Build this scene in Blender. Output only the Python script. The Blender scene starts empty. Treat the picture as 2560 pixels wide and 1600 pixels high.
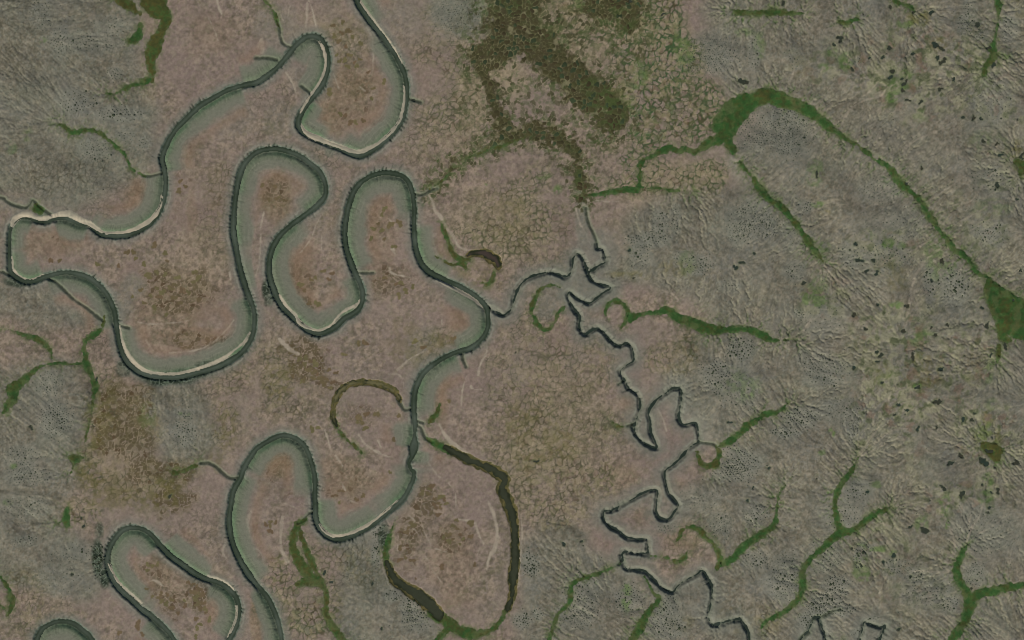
import bpy, math, random
import numpy as np

# ------------------------------------------------------------------ camera, sky, sun, exposure
S = bpy.context.scene
C = S.collection
cam_d = bpy.data.cameras.new("camera")
cam = bpy.data.objects.new("camera", cam_d)
C.objects.link(cam)
CAM_H = 3600.0
cam.location = (0, 0, CAM_H)
cam_d.sensor_fit = 'HORIZONTAL'
cam_d.angle = 2 * math.atan(1280.0 / CAM_H)
cam_d.clip_start = 10
cam_d.clip_end = 60000
S.camera = cam

SUN_EL, SUN_AZ = 34.0, 215.0          # degrees; azimuth clockwise from north (+Y)
world = bpy.data.worlds.new("World")
S.world = world
world.use_nodes = True
wn = world.node_tree
wn.nodes.clear()
sky = wn.nodes.new("ShaderNodeTexSky")
sky.sky_type = 'NISHITA'
sky.sun_disc = False
sky.sun_elevation = math.radians(SUN_EL)
sky.sun_rotation = math.radians(SUN_AZ)
bg = wn.nodes.new("ShaderNodeBackground")
bg.inputs[1].default_value = 0.07
wo = wn.nodes.new("ShaderNodeOutputWorld")
wn.links.new(sky.outputs[0], bg.inputs[0])
wn.links.new(bg.outputs[0], wo.inputs[0])

sun_d = bpy.data.lights.new("sun", 'SUN')
sun_d.energy = 4.75
sun_d.angle = math.radians(0.53)
sun_d.color = (1.0, 0.955, 0.91)
sun = bpy.data.objects.new("sun", sun_d)
C.objects.link(sun)
a, e = math.radians(SUN_AZ), math.radians(SUN_EL)
to_sun = (math.sin(a) * math.cos(e), math.cos(a) * math.cos(e), math.sin(e))
import mathutils
sun.rotation_euler = mathutils.Vector(to_sun).to_track_quat('Z', 'Y').to_euler()
sun.location = (to_sun[0] * 2000, to_sun[1] * 2000, to_sun[2] * 2000)

S.cycles.filter_width = .95
vs = S.view_settings
vs.view_transform = 'Standard'
vs.look = 'None'
vs.gamma = 1
vs.exposure = 0.0
vs.use_curve_mapping = False

# ------------------------------------------------------------------ raster of the land (metres: 1 m per map unit, y runs south)
rng = np.random.default_rng(7)
random.seed(7)
D = 2.0
X0, Y0, X1, Y1 = -100.0, -100.0, 2660.0, 1700.0
NX, NY = int((X1 - X0) / D) + 1, int((Y1 - Y0) / D) + 1
gx = (X0 + D * np.arange(NX)).astype(np.float32)
gy = (Y0 + D * np.arange(NY)).astype(np.float32)
PX, PY = np.meshgrid(gx, gy)
F32 = np.float32


def ss(a, b, x):
    t = np.clip((x - a) / (b - a), 0, 1)
    return t * t * (3 - 2 * t)


def noise(x, y, scale, seed):
    """smooth value noise, -1..1"""
    r = np.random.default_rng(seed)
    T = r.uniform(-1, 1, (256, 256)).astype(F32)
    u, v = x / scale + 1000.3, y / scale + 1000.7
    i, j = np.floor(u).astype(np.int32), np.floor(v).astype(np.int32)
    fu, fv = (u - i).astype(F32), (v - j).astype(F32)
    fu = fu * fu * (3 - 2 * fu)
    fv = fv * fv * (3 - 2 * fv)
    i0, j0, i1, j1 = i & 255, j & 255, (i + 1) & 255, (j + 1) & 255
    return (T[j0, i0] * (1 - fu) + T[j0, i1] * fu) * (1 - fv) + (T[j1, i0] * (1 - fu) + T[j1, i1] * fu) * fv


def fbm(x, y, scale, octv, seed):
    s, a, t = 0, 1.0, 0
    for k in range(octv):
        c, sn = math.cos(k * 0.9), math.sin(k * 0.9)
        s = s + a * noise(x * c - y * sn, x * sn + y * c, scale / 2 ** k, seed + k)
        t += a
        a *= 0.55
    return (s / t * 1.6).astype(F32)


def worley(x, y, s, seed, jit=0.9):
    """F1, F2 (in metres), id hash 0..1"""
    r = np.random.default_rng(seed)
    T = r.uniform(-.5, .5, (256, 256, 3)).astype(F32)
    u, v = (x / s + 500.5), (y / s + 500.5)
    i, j = np.floor(u).astype(np.int32), np.floor(v).astype(np.int32)
    f1 = np.full(x.shape, 9, F32)
    f2 = np.full(x.shape, 9, F32)
    idh = np.zeros(x.shape, F32)
    for dj in (-1, 0, 1):
        for di in (-1, 0, 1):
            q = T[(j + dj) & 255, (i + di) & 255]
            d = np.hypot(i + di + .5 + jit * q[..., 0] - u, j + dj + .5 + jit * q[..., 1] - v).astype(F32)
            m = d < f1
            f2 = np.where(m, f1, np.minimum(f2, d))
            idh = np.where(m, q[..., 2] + .5, idh)
            f1 = np.where(m, d, f1)
    return f1 * s, f2 * s, idh


def blur(a, n, times=2):
    for _ in range(times):
        for ax in (0, 1):
            p = np.pad(a, [(n + 1, n) if k == ax else (0, 0) for k in range(2)], mode='edge')
            c = np.cumsum(p, axis=ax, dtype=np.float64)
            a = ((c[2 * n + 1:] - c[:-2 * n - 1]) if ax == 0 else (c[:, 2 * n + 1:] - c[:, :-2 * n - 1])) / (2 * n + 1)
    return a.astype(F32)


def bil(A, x, y):
    """bilinear sample of a raster at map coordinates"""
    u = np.clip((np.asarray(x) - X0) / D, 0, NX - 1.001)
    v = np.clip((np.asarray(y) - Y0) / D, 0, NY - 1.001)
    i, j = u.astype(int), v.astype(int)
    fu, fv = u - i, v - j
    return (A[j, i] * (1 - fu) + A[j, i + 1] * fu) * (1 - fv) + (A[j + 1, i] * (1 - fu) + A[j + 1, i + 1] * fu) * fv


# ---- survey notes: each sheet of the survey covers 640 x 400 m and counts 2419 x 1512 units
def Q(sheet, *pts):
    ox, oy = 640 * int(sheet[0]), 400 * int(sheet[1])
    k = 640 / 2419.0
    return [(ox + p[0] * k, oy + p[1] * k) + tuple(q * k for q in p[2:]) for p in pts]


def spline(pts, step=1.6):
    """Catmull-Rom through points (any number of columns), resampled at even steps"""
    P = np.array(pts, float)
    P = np.vstack([2 * P[0] - P[1], P, 2 * P[-1] - P[-2]])
    out = []
    for i in range(1, len(P) - 2):
        a, b, c, d = P[i - 1:i + 3]
        n = max(2, int(np.hypot(*(c - b)[:2]) / step))
        t = (np.arange(n) / n)[:, None]
        q = .5 * (2 * b + (c - a) * t + (2 * a - 5 * b + 4 * c - d) * t * t + (3 * b - a - 3 * c + d) * t ** 3)
        out.append(q)
    out.append(P[-2:-1])
    return np.vstack(out)


def field(paths, R):
    """nearest point on a set of sampled paths: distance, path arc length, side (+1 = on the right going along), columns of the nearest point"""
    pts, arc, tan, pid = [], [], [], []
    for k, p in enumerate(paths):
        seg = np.gradient(p[:, :2], axis=0)
        ln = np.hypot(seg[:, 0], seg[:, 1])
        tan.append(seg / np.maximum(ln, 1e-6)[:, None])
        arc.append(np.cumsum(ln) + 10000 * k)
        pts.append(p)
    pts, arc, tan = np.vstack(pts), np.concatenate(arc), np.vstack(tan)
    d2 = np.full((NY, NX), 1e9, F32)
    idx = np.full((NY, NX), -1, np.int32)
    for n, p in enumerate(pts):
        i0, i1 = max(0, int((p[0] - R - X0) / D)), min(NX, int((p[0] + R - X0) / D) + 2)
        j0, j1 = max(0, int((p[1] - R - Y0) / D)), min(NY, int((p[1] + R - Y0) / D) + 2)
        if i1 <= i0 or j1 <= j0:
            continue
        dd = (gx[None, i0:i1] - F32(p[0])) ** 2 + (gy[j0:j1, None] - F32(p[1])) ** 2
        w = d2[j0:j1, i0:i1]
        m = dd < w
        w[m] = dd[m]
        idx[j0:j1, i0:i1][m] = n
    ok = idx >= 0
    ii = np.where(ok, idx, 0)
    d = np.where(ok, np.sqrt(d2), 1e4).astype(F32)
    side = np.sign(tan[ii, 0] * (PY - pts[ii, 1]) - tan[ii, 1] * (PX - pts[ii, 0])).astype(F32)
    return d, arc[ii].astype(F32), side, ii, ok, pts


def blobs(L, warp=0.25, seed=50):
    w = fbm(PX, PY, 60, 3, seed) * warp
    m = np.zeros((NY, NX), F32)
    for cx, cy, rx, ry, s in L:
        i0, i1 = max(0, int((cx - 1.8 * rx - X0) / D)), min(NX, int((cx + 1.8 * rx - X0) / D) + 2)
        j0, j1 = max(0, int((cy - 1.8 * ry - Y0) / D)), min(NY, int((cy + 1.8 * ry - Y0) / D) + 2)
        if i1 <= i0 or j1 <= j0:
            continue
        r = np.hypot((gx[None, i0:i1] - cx) / rx, (gy[j0:j1, None] - cy) / ry) + w[j0:j1, i0:i1]
        m[j0:j1, i0:i1] = np.maximum(m[j0:j1, i0:i1], s * ss(1.25, .55, r))
    return m


def polymask(polys, soft=5, warp=14, seed=60):
    st = 4
    xs, ys = PX[::st, ::st], PY[::st, ::st]
    m = np.zeros(xs.shape, bool)
    for P in polys:
        ins = np.zeros(xs.shape, bool)
        n = len(P)
        for k in range(n):
            (xa, ya), (xb, yb) = P[k], P[(k + 1) % n]
            if ya == yb:
                continue
            c = ((ya > ys) != (yb > ys)) & (xs < (xb - xa) * (ys - ya) / (yb - ya) + xa)
            ins ^= c
        m |= ins
    m = m.astype(F32)
    wx = fbm(PX, PY, 45, 3, seed) * warp
    wy = fbm(PX, PY, 45, 3, seed + 9) * warp
    i = np.clip(((PX + wx - X0) / D / st), 0, m.shape[1] - 1.01)
    j = np.clip(((PY + wy - Y0) / D / st), 0, m.shape[0] - 1.01)
    return blur(m[np.round(j).astype(int).clip(0, m.shape[0] - 1), np.round(i).astype(int).clip(0, m.shape[1] - 1)], soft)


def rgb(r, g, b):
    v = np.array([r, g, b], float) / 255
    return np.where(v < .04045, v / 12.92, ((v + .055) / 1.055) ** 2.4).astype(F32)


# ------------------------------------------------------------------ the survey: water courses
river_a = (Q('10', (935,-260), (945,-120), (955,0), (1010,100), (1080,200), (1170,310), (1250,420), (1310,510), (1365,610), (1402,700), (1422,800), (1424,900), (1412,1000), (1387,1100), (1335,1200), (1255,1290), (1160,1375), (1070,1435), (985,1468), (900,1448), (780,1393), (660,1348), (540,1300), (455,1255), (405,1200), (400,1130), (430,1060), (495,970), (570,875), (630,790), (668,690), (680,590), (668,490), (638,410), (595,360), (535,340), (470,352), (410,395), (350,455), (265,560), (180,650), (80,730), (0,778))
    + Q('00', (2300,805), (2150,850), (2020,920), (1900,990), (1820,1060), (1740,1140), (1660,1220), (1600,1310), (1555,1410), (1528,1500))
    + Q('01', (1552,100), (1560,200), (1555,300), (1540,390), (1500,485), (1430,580), (1345,645), (1230,700), (1100,715), (970,705), (900,660), (840,615), (740,598), (620,552), (520,555), (430,588), (350,580), (270,553), (200,545), (140,580), (95,650), (85,750), (85,850), (88,950), (95,1050), (150,1105), (240,1150), (330,1140), (420,1105), (540,1072), (650,1065), (760,1085), (850,1122), (930,1182), (1000,1265), (1050,1360), (1080,1450))
    + Q('02', (1088,0), (1105,100), (1122,200), (1142,280), (1182,370), (1245,440), (1325,495), (1425,527), (1550,543), (1700,537), (1850,500), (2000,460), (2150,395), (2260,325), (2340,235), (2385,140), (2402,20))
    + Q('01', (2395,1420), (2335,1250), (2275,1060), (2235,860), (2205,700), (2203,560), (2215,420), (2240,250), (2268,130), (2320,20))
    + Q('10', (0,1442), (100,1412), (200,1408), (300,1430), (420,1478))
    + Q('11', (530,45), (600,110), (640,190), (657,270), (648,340), (595,410), (500,490), (400,562), (300,642), (220,722), (160,820), (128,920), (120,1020), (132,1120), (165,1220), (200,1310), (250,1390), (330,1472))
    + Q('12', (430,50), (500,100), (560,125), (620,125), (690,98), (760,55))
    + Q('11', (830,1500), (900,1462), (968,1410), (1002,1330), (1005,1250), (980,1165), (940,1080), (900,985), (865,880), (842,780), (835,680), (848,560), (870,450), (900,350), (940,270), (1010,195), (1100,145), (1200,122), (1300,127), (1390,155), (1440,210), (1472,290), (1490,400), (1497,500), (1492,600), (1496,700), (1505,800), (1528,900), (1570,990), (1640,1060), (1740,1112), (1850,1160), (1960,1212), (2060,1275), (2140,1345), (2182,1410), (2190,1500))
    + Q('12', (2190,60), (2162,140), (2100,210), (2020,268), (1900,303), (1800,345), (1700,405), (1610,475), (1552,545), (1512,640), (1492,740), (1490,850), (1500,950), (1500,1020), (1500,1090), (1492,1190), (1472,1290), (1446,1350), (1462,1410), (1490,1440), (1482,1510))
    + Q('13', (1445,80), (1402,160), (1330,235), (1240,305), (1150,382), (1050,452), (950,503), (850,548), (770,562), (700,545), (632,492), (585,430), (562,350), (558,250), (555,150), (554,0))
    + Q('12', (540,1420), (512,1325), (480,1235), (430,1165), (360,1115), (270,1092), (180,1112), (90,1160), (0,1222))
    + Q('02', (2350,1320), (2295,1420), (2262,1510))
    + Q('03', (2205,100), (2182,220), (2162,350), (2166,450), (2186,560), (2220,660), (2270,770), (2330,870), (2400,965))
    + Q('13', (50,1042), (108,1120), (160,1220), (198,1320), (225,1420), (238,1512), (240,1640), (225,1780)))
river_b = Q('03', (2060,1720), (2110,1600), (2165,1510), (2220,1400), (2252,1285), (2248,1175), (2208,1085), (2130,1008), (2040,965), (1930,933), (1830,882), (1720,802), (1620,732), (1550,662), (1480,582), (1420,515), (1350,470), (1280,456), (1200,460), (1140,493), (1080,562), (1033,650), (1010,760), (1032,860), (1080,960), (1150,1052), (1240,1132), (1320,1212), (1420,1283), (1500,1352), (1580,1432), (1640,1512), (1720,1640))
river_c = Q('03', (320,1700), (325,1600), (345,1510), (385,1425), (450,1375), (540,1342), (620,1342), (700,1366), (780,1425), (850,1490), (900,1600), (930,1720))
stream_a = (Q('11', (2195,1395), (2260,1430), (2330,1468), (2380,1440), (2415,1400))
    + Q('21', (30,1290), (70,1195), (140,1125), (240,1080), (350,1062), (430,1077), (510,1100), (555,1065), (572,1000), (580,930), (620,882), (660,912), (692,985), (722,1062), (755,1130), (820,1168), (930,1205), (868,1252), (790,1312), (738,1350), (680,1338), (600,1290), (540,1252), (532,1300), (575,1385), (622,1450))
    + Q('22', (640,-20), (640,85), (690,130), (750,100), (812,83), (870,120), (930,190), (1010,240), (1078,222), (1130,252), (1150,320), (1148,380), (1090,425), (1035,470), (1030,512), (1070,572), (1100,640), (1170,690), (1208,750), (1210,830), (1190,910), (1162,990), (1162,1060), (1210,1130), (1282,1180), (1365,1207), (1345,1130), (1310,1045), (1308,950), (1292,890), (1312,822), (1370,752), (1440,702), (1515,648), (1590,655), (1600,742), (1588,832), (1578,930), (1622,988), (1700,972), (1742,985), (1760,1060), (1762,1148), (1700,1192), (1640,1250), (1590,1312), (1520,1372), (1462,1412), (1442,1452))
    + Q('23', (1450,0), (1480,120), (1540,190), (1572,242), (1530,312), (1500,358), (1450,375), (1392,350), (1362,290), (1370,200), (1372,105), (1310,100), (1230,130), (1150,180), (1050,232), (950,288), (872,302), (868,370), (930,440), (1010,482), (1062,530), (1130,552), (1210,562), (1278,565), (1285,640), (1278,690), (1180,695), (1062,682), (1047,750), (1082,840), (1170,850), (1250,862), (1310,912), (1370,970), (1440,1030), (1520,1058), (1560,1010), (1640,952), (1740,900), (1800,862), (1850,922), (1888,1000), (1890,1100), (1872,1200), (1862,1300), (1900,1368), (1990,1350), (2080,1322), (2160,1320), (2208,1380), (2240,1460), (2250,1560), (2240,1700)))
stream_b = Q('21', (735,1055), (775,1030), (830,990), (885,962), (880,905), (868,860), (850,838), (812,830), (805,790))
stream_c = Q('33', (290,1600), (315,1510), (380,1425), (432,1312), (480,1305), (510,1385), (540,1480), (560,1600))
stream_d = Q('33', (860,1640), (872,1510), (892,1400), (912,1342), (980,1362), (1060,1390), (1105,1372), (1088,1430), (1055,1520), (1040,1640))
gullies = [Q('21', (800,770), (782,710), (740,630), (712,540), (700,450)),Q('01', (-300,330), (0,350), (60,382), (120,420), (230,448), (280,420), (312,378), (360,425), (420,472), (490,520)),
    Q('01', (-250,1040), (0,1052), (40,1062), (90,1090)),
    Q('01', (465,1125), (540,1162), (640,1260), (720,1330), (830,1402), (910,1470)) + Q('02', (975,5)),
    Q('10', (200,190), (225,260), (232,345), (262,410), (345,452)),
    Q('01', (1360,148), (1430,148), (1500,130), (1550,112)),
    Q('12', (1480,842), (1405,848), (1372,800), (1335,740)),
    Q('12', (1505,985), (1560,1020), (1600,1110), (1660,1150)),
    Q('12', (1520,955), (1580,970)),
    Q('11', (1500,320), (1570,325), (1640,290), (1710,262)),
    Q('11', (940,1062), (1000,1065), (1110,1062)),
    Q('13', (545,300), (500,320), (460,365), (400,410)),
    Q('02', (1900,1350), (1990,1355), (2080,1420), (2170,1490), (2262,1492)),
    Q('02', (1100,45), (1160,60), (1220,75)),
    Q('12', (1950,325), (1960,380), (1985,440)),
    Q('22', (1762,1150), (1830,1160), (1900,1172), (1935,1195)),
    Q('22', (1060,572), (1010,605)), Q('22', (1162,985), (1090,1000)),
    Q('23', (1045,760), (1010,800)), Q('33', (430,1300), (520,1285), (600,1240), (680,1215)),
    Q('33', (280,1560), (330,1470), (390,1440)),
    Q('10', (430,810), (490,855), (540,890)), Q('10', (0,545), (110,545), (200,560)),
    Q('10', (1425,935), (1490,945), (1560,965))]

# pale sand and silt strips: name words, path with half widths
bars = [
 ("long pale sand bar edging the inside of the big pear-shaped river loop", Q('10', (425,1185,6), (455,1240,12), (500,1275,18), (570,1300,20), (680,1345,20), (790,1385,20), (900,1425,16), (980,1435,18), (1080,1395,16), (1180,1335,14), (1280,1245,12), (1355,1145,10), (1390,1030,9), (1402,920,8), (1400,820,5))),
 ("thin grey silt strip along the narrow neck of the pear-shaped river loop", Q('10', (600,385,6), (638,450,9), (658,540,11), (655,630,11), (628,710,10), (590,790,9), (535,870,8), (465,980,9), (415,1065,6))),
 ("broad beige sand bar winding past the small green triangle at the western bend", Q('01', (105,620,9), (125,570,16), (190,522,22), (280,515,22), (360,548,14), (440,545,20), (520,525,18), (590,510,22), (650,505,26), (700,535,28), (760,570,24), (840,600,22), (900,640,18), (960,680,16))),
 ("pale sand rim under the green point where the western river turns south to north", Q('01', (1000,690,12), (1090,688,14), (1180,680,14), (1280,650,14), (1370,600,18), (1440,550,18), (1490,490,14), (1522,420,9), (1535,350,6))),
 ("narrow cream silt rim inside the westernmost river bend", Q('01', (112,930,5), (120,1020,7), (160,1075,6), (215,1115,6), (285,1130,6), (345,1110,5), (400,1080,4))),
 ("long cream sand bar around the foot of the wide U-shaped river loop", Q('02', (1128,60,4), (1150,180,9), (1185,280,14), (1235,365,18), (1310,440,18), (1400,490,16), (1540,512,15), (1690,508,15), (1850,468,15), (1990,415,14), (2110,360,14), (2220,280,10), (2310,200,7), (2350,120,4))),
 ("pale sand rim under the rounded tongue in the middle of the river loops", Q('11', (225,1285,7), (290,1380,9), (370,1460,10)) + Q('12', (400,22,10), (470,70,12), (560,96,10), (630,88,10), (710,45,9)) + Q('11', (790,1460,9), (870,1405,10), (940,1370,10), (985,1330,6))),
 ("cream sand bar at the bottom of the loop north of the ring-shaped oxbow lake", Q('13', (592,420,5), (640,490,10), (720,528,14), (790,530,12), (880,508,12), (990,465,11), (1080,412,10), (1180,335,9), (1270,262,7), (1340,200,4))),
 ("thin silt rim on the eastern side of the southwestern river loop", Q('03', (2238,1190,5), (2235,1290,9), (2205,1390,8), (2155,1480,7))),
 ("slim cream silt rim at the southwestern loop beside the dark bank polygons", Q('03', (1015,790,4), (1055,870,7), (1110,960,9), (1190,1035,9), (1270,1100,7), (1340,1160,5))),
 ("pale silt rim over the bend of the southwestern loop", Q('03', (1960,905,4), (2060,928,7), (2140,970,7), (2200,1030,5))),
 ("grey shoal lying in the river where the small winding stream joins", Q('11', (1700,1135,4), (1790,1175,8), (1870,1215,9), (1950,1258,9), (2030,1305,8), (2090,1350,6), (2130,1385,4))),
 ("thin pale silt strip along the inside of the northern river bend by the brown marsh", Q('10', (985,20,6), (1060,120,6), (1150,240,5), (1240,360,4), (1320,480,4), (1380,600,3))),
]

# standing water: label, paths with half widths
lakes = [
 ("oxbow_lake", "dark ring-shaped oxbow lake around the rounded pinkish plain", "oxbow lake",
  [Q('12', (1790,1205,8), (1850,1235,25), (1920,1275,30), (2000,1315,32), (2100,1360,32), (2200,1395,36), (2290,1450,40), (2350,1512,42)) + Q('13', (2330,80,40), (2370,200,42)) + Q('23', (-5,320,38), (25,480,28), (30,640,30), (25,760,34), (18,900,34), (5,1040,30), (-10,1130,20), (-40,1220,12)),
   Q('13', (1235,770,10), (1262,850,26), (1310,930,34), (1400,1000,40), (1490,1060,50), (1580,1130,55), (1660,1200,50), (1730,1270,40))], (47, 50, 37)),
 ("crescent_pond", "dark brown crescent pond east of the river bends", "pond",
  [Q('11', (2000,905,8), (2040,885,18), (2090,878,22), (2150,885,28), (2210,905,34), (2260,940,38), (2285,980,30), (2290,1010,16))], (58, 50, 44)),
 ("oxbow_lake", "narrow olive brown oxbow lake curling west from the river above its round pool", "oxbow lake",
  [Q('12', (760,1005,6), (735,940,12), (728,870,14), (735,790,16), (770,705,17), (835,635,18), (930,597,19), (1040,587,18), (1140,600,18), (1240,635,18), (1320,690,14), (1360,750,8))], (84, 80, 54)),
]
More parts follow.
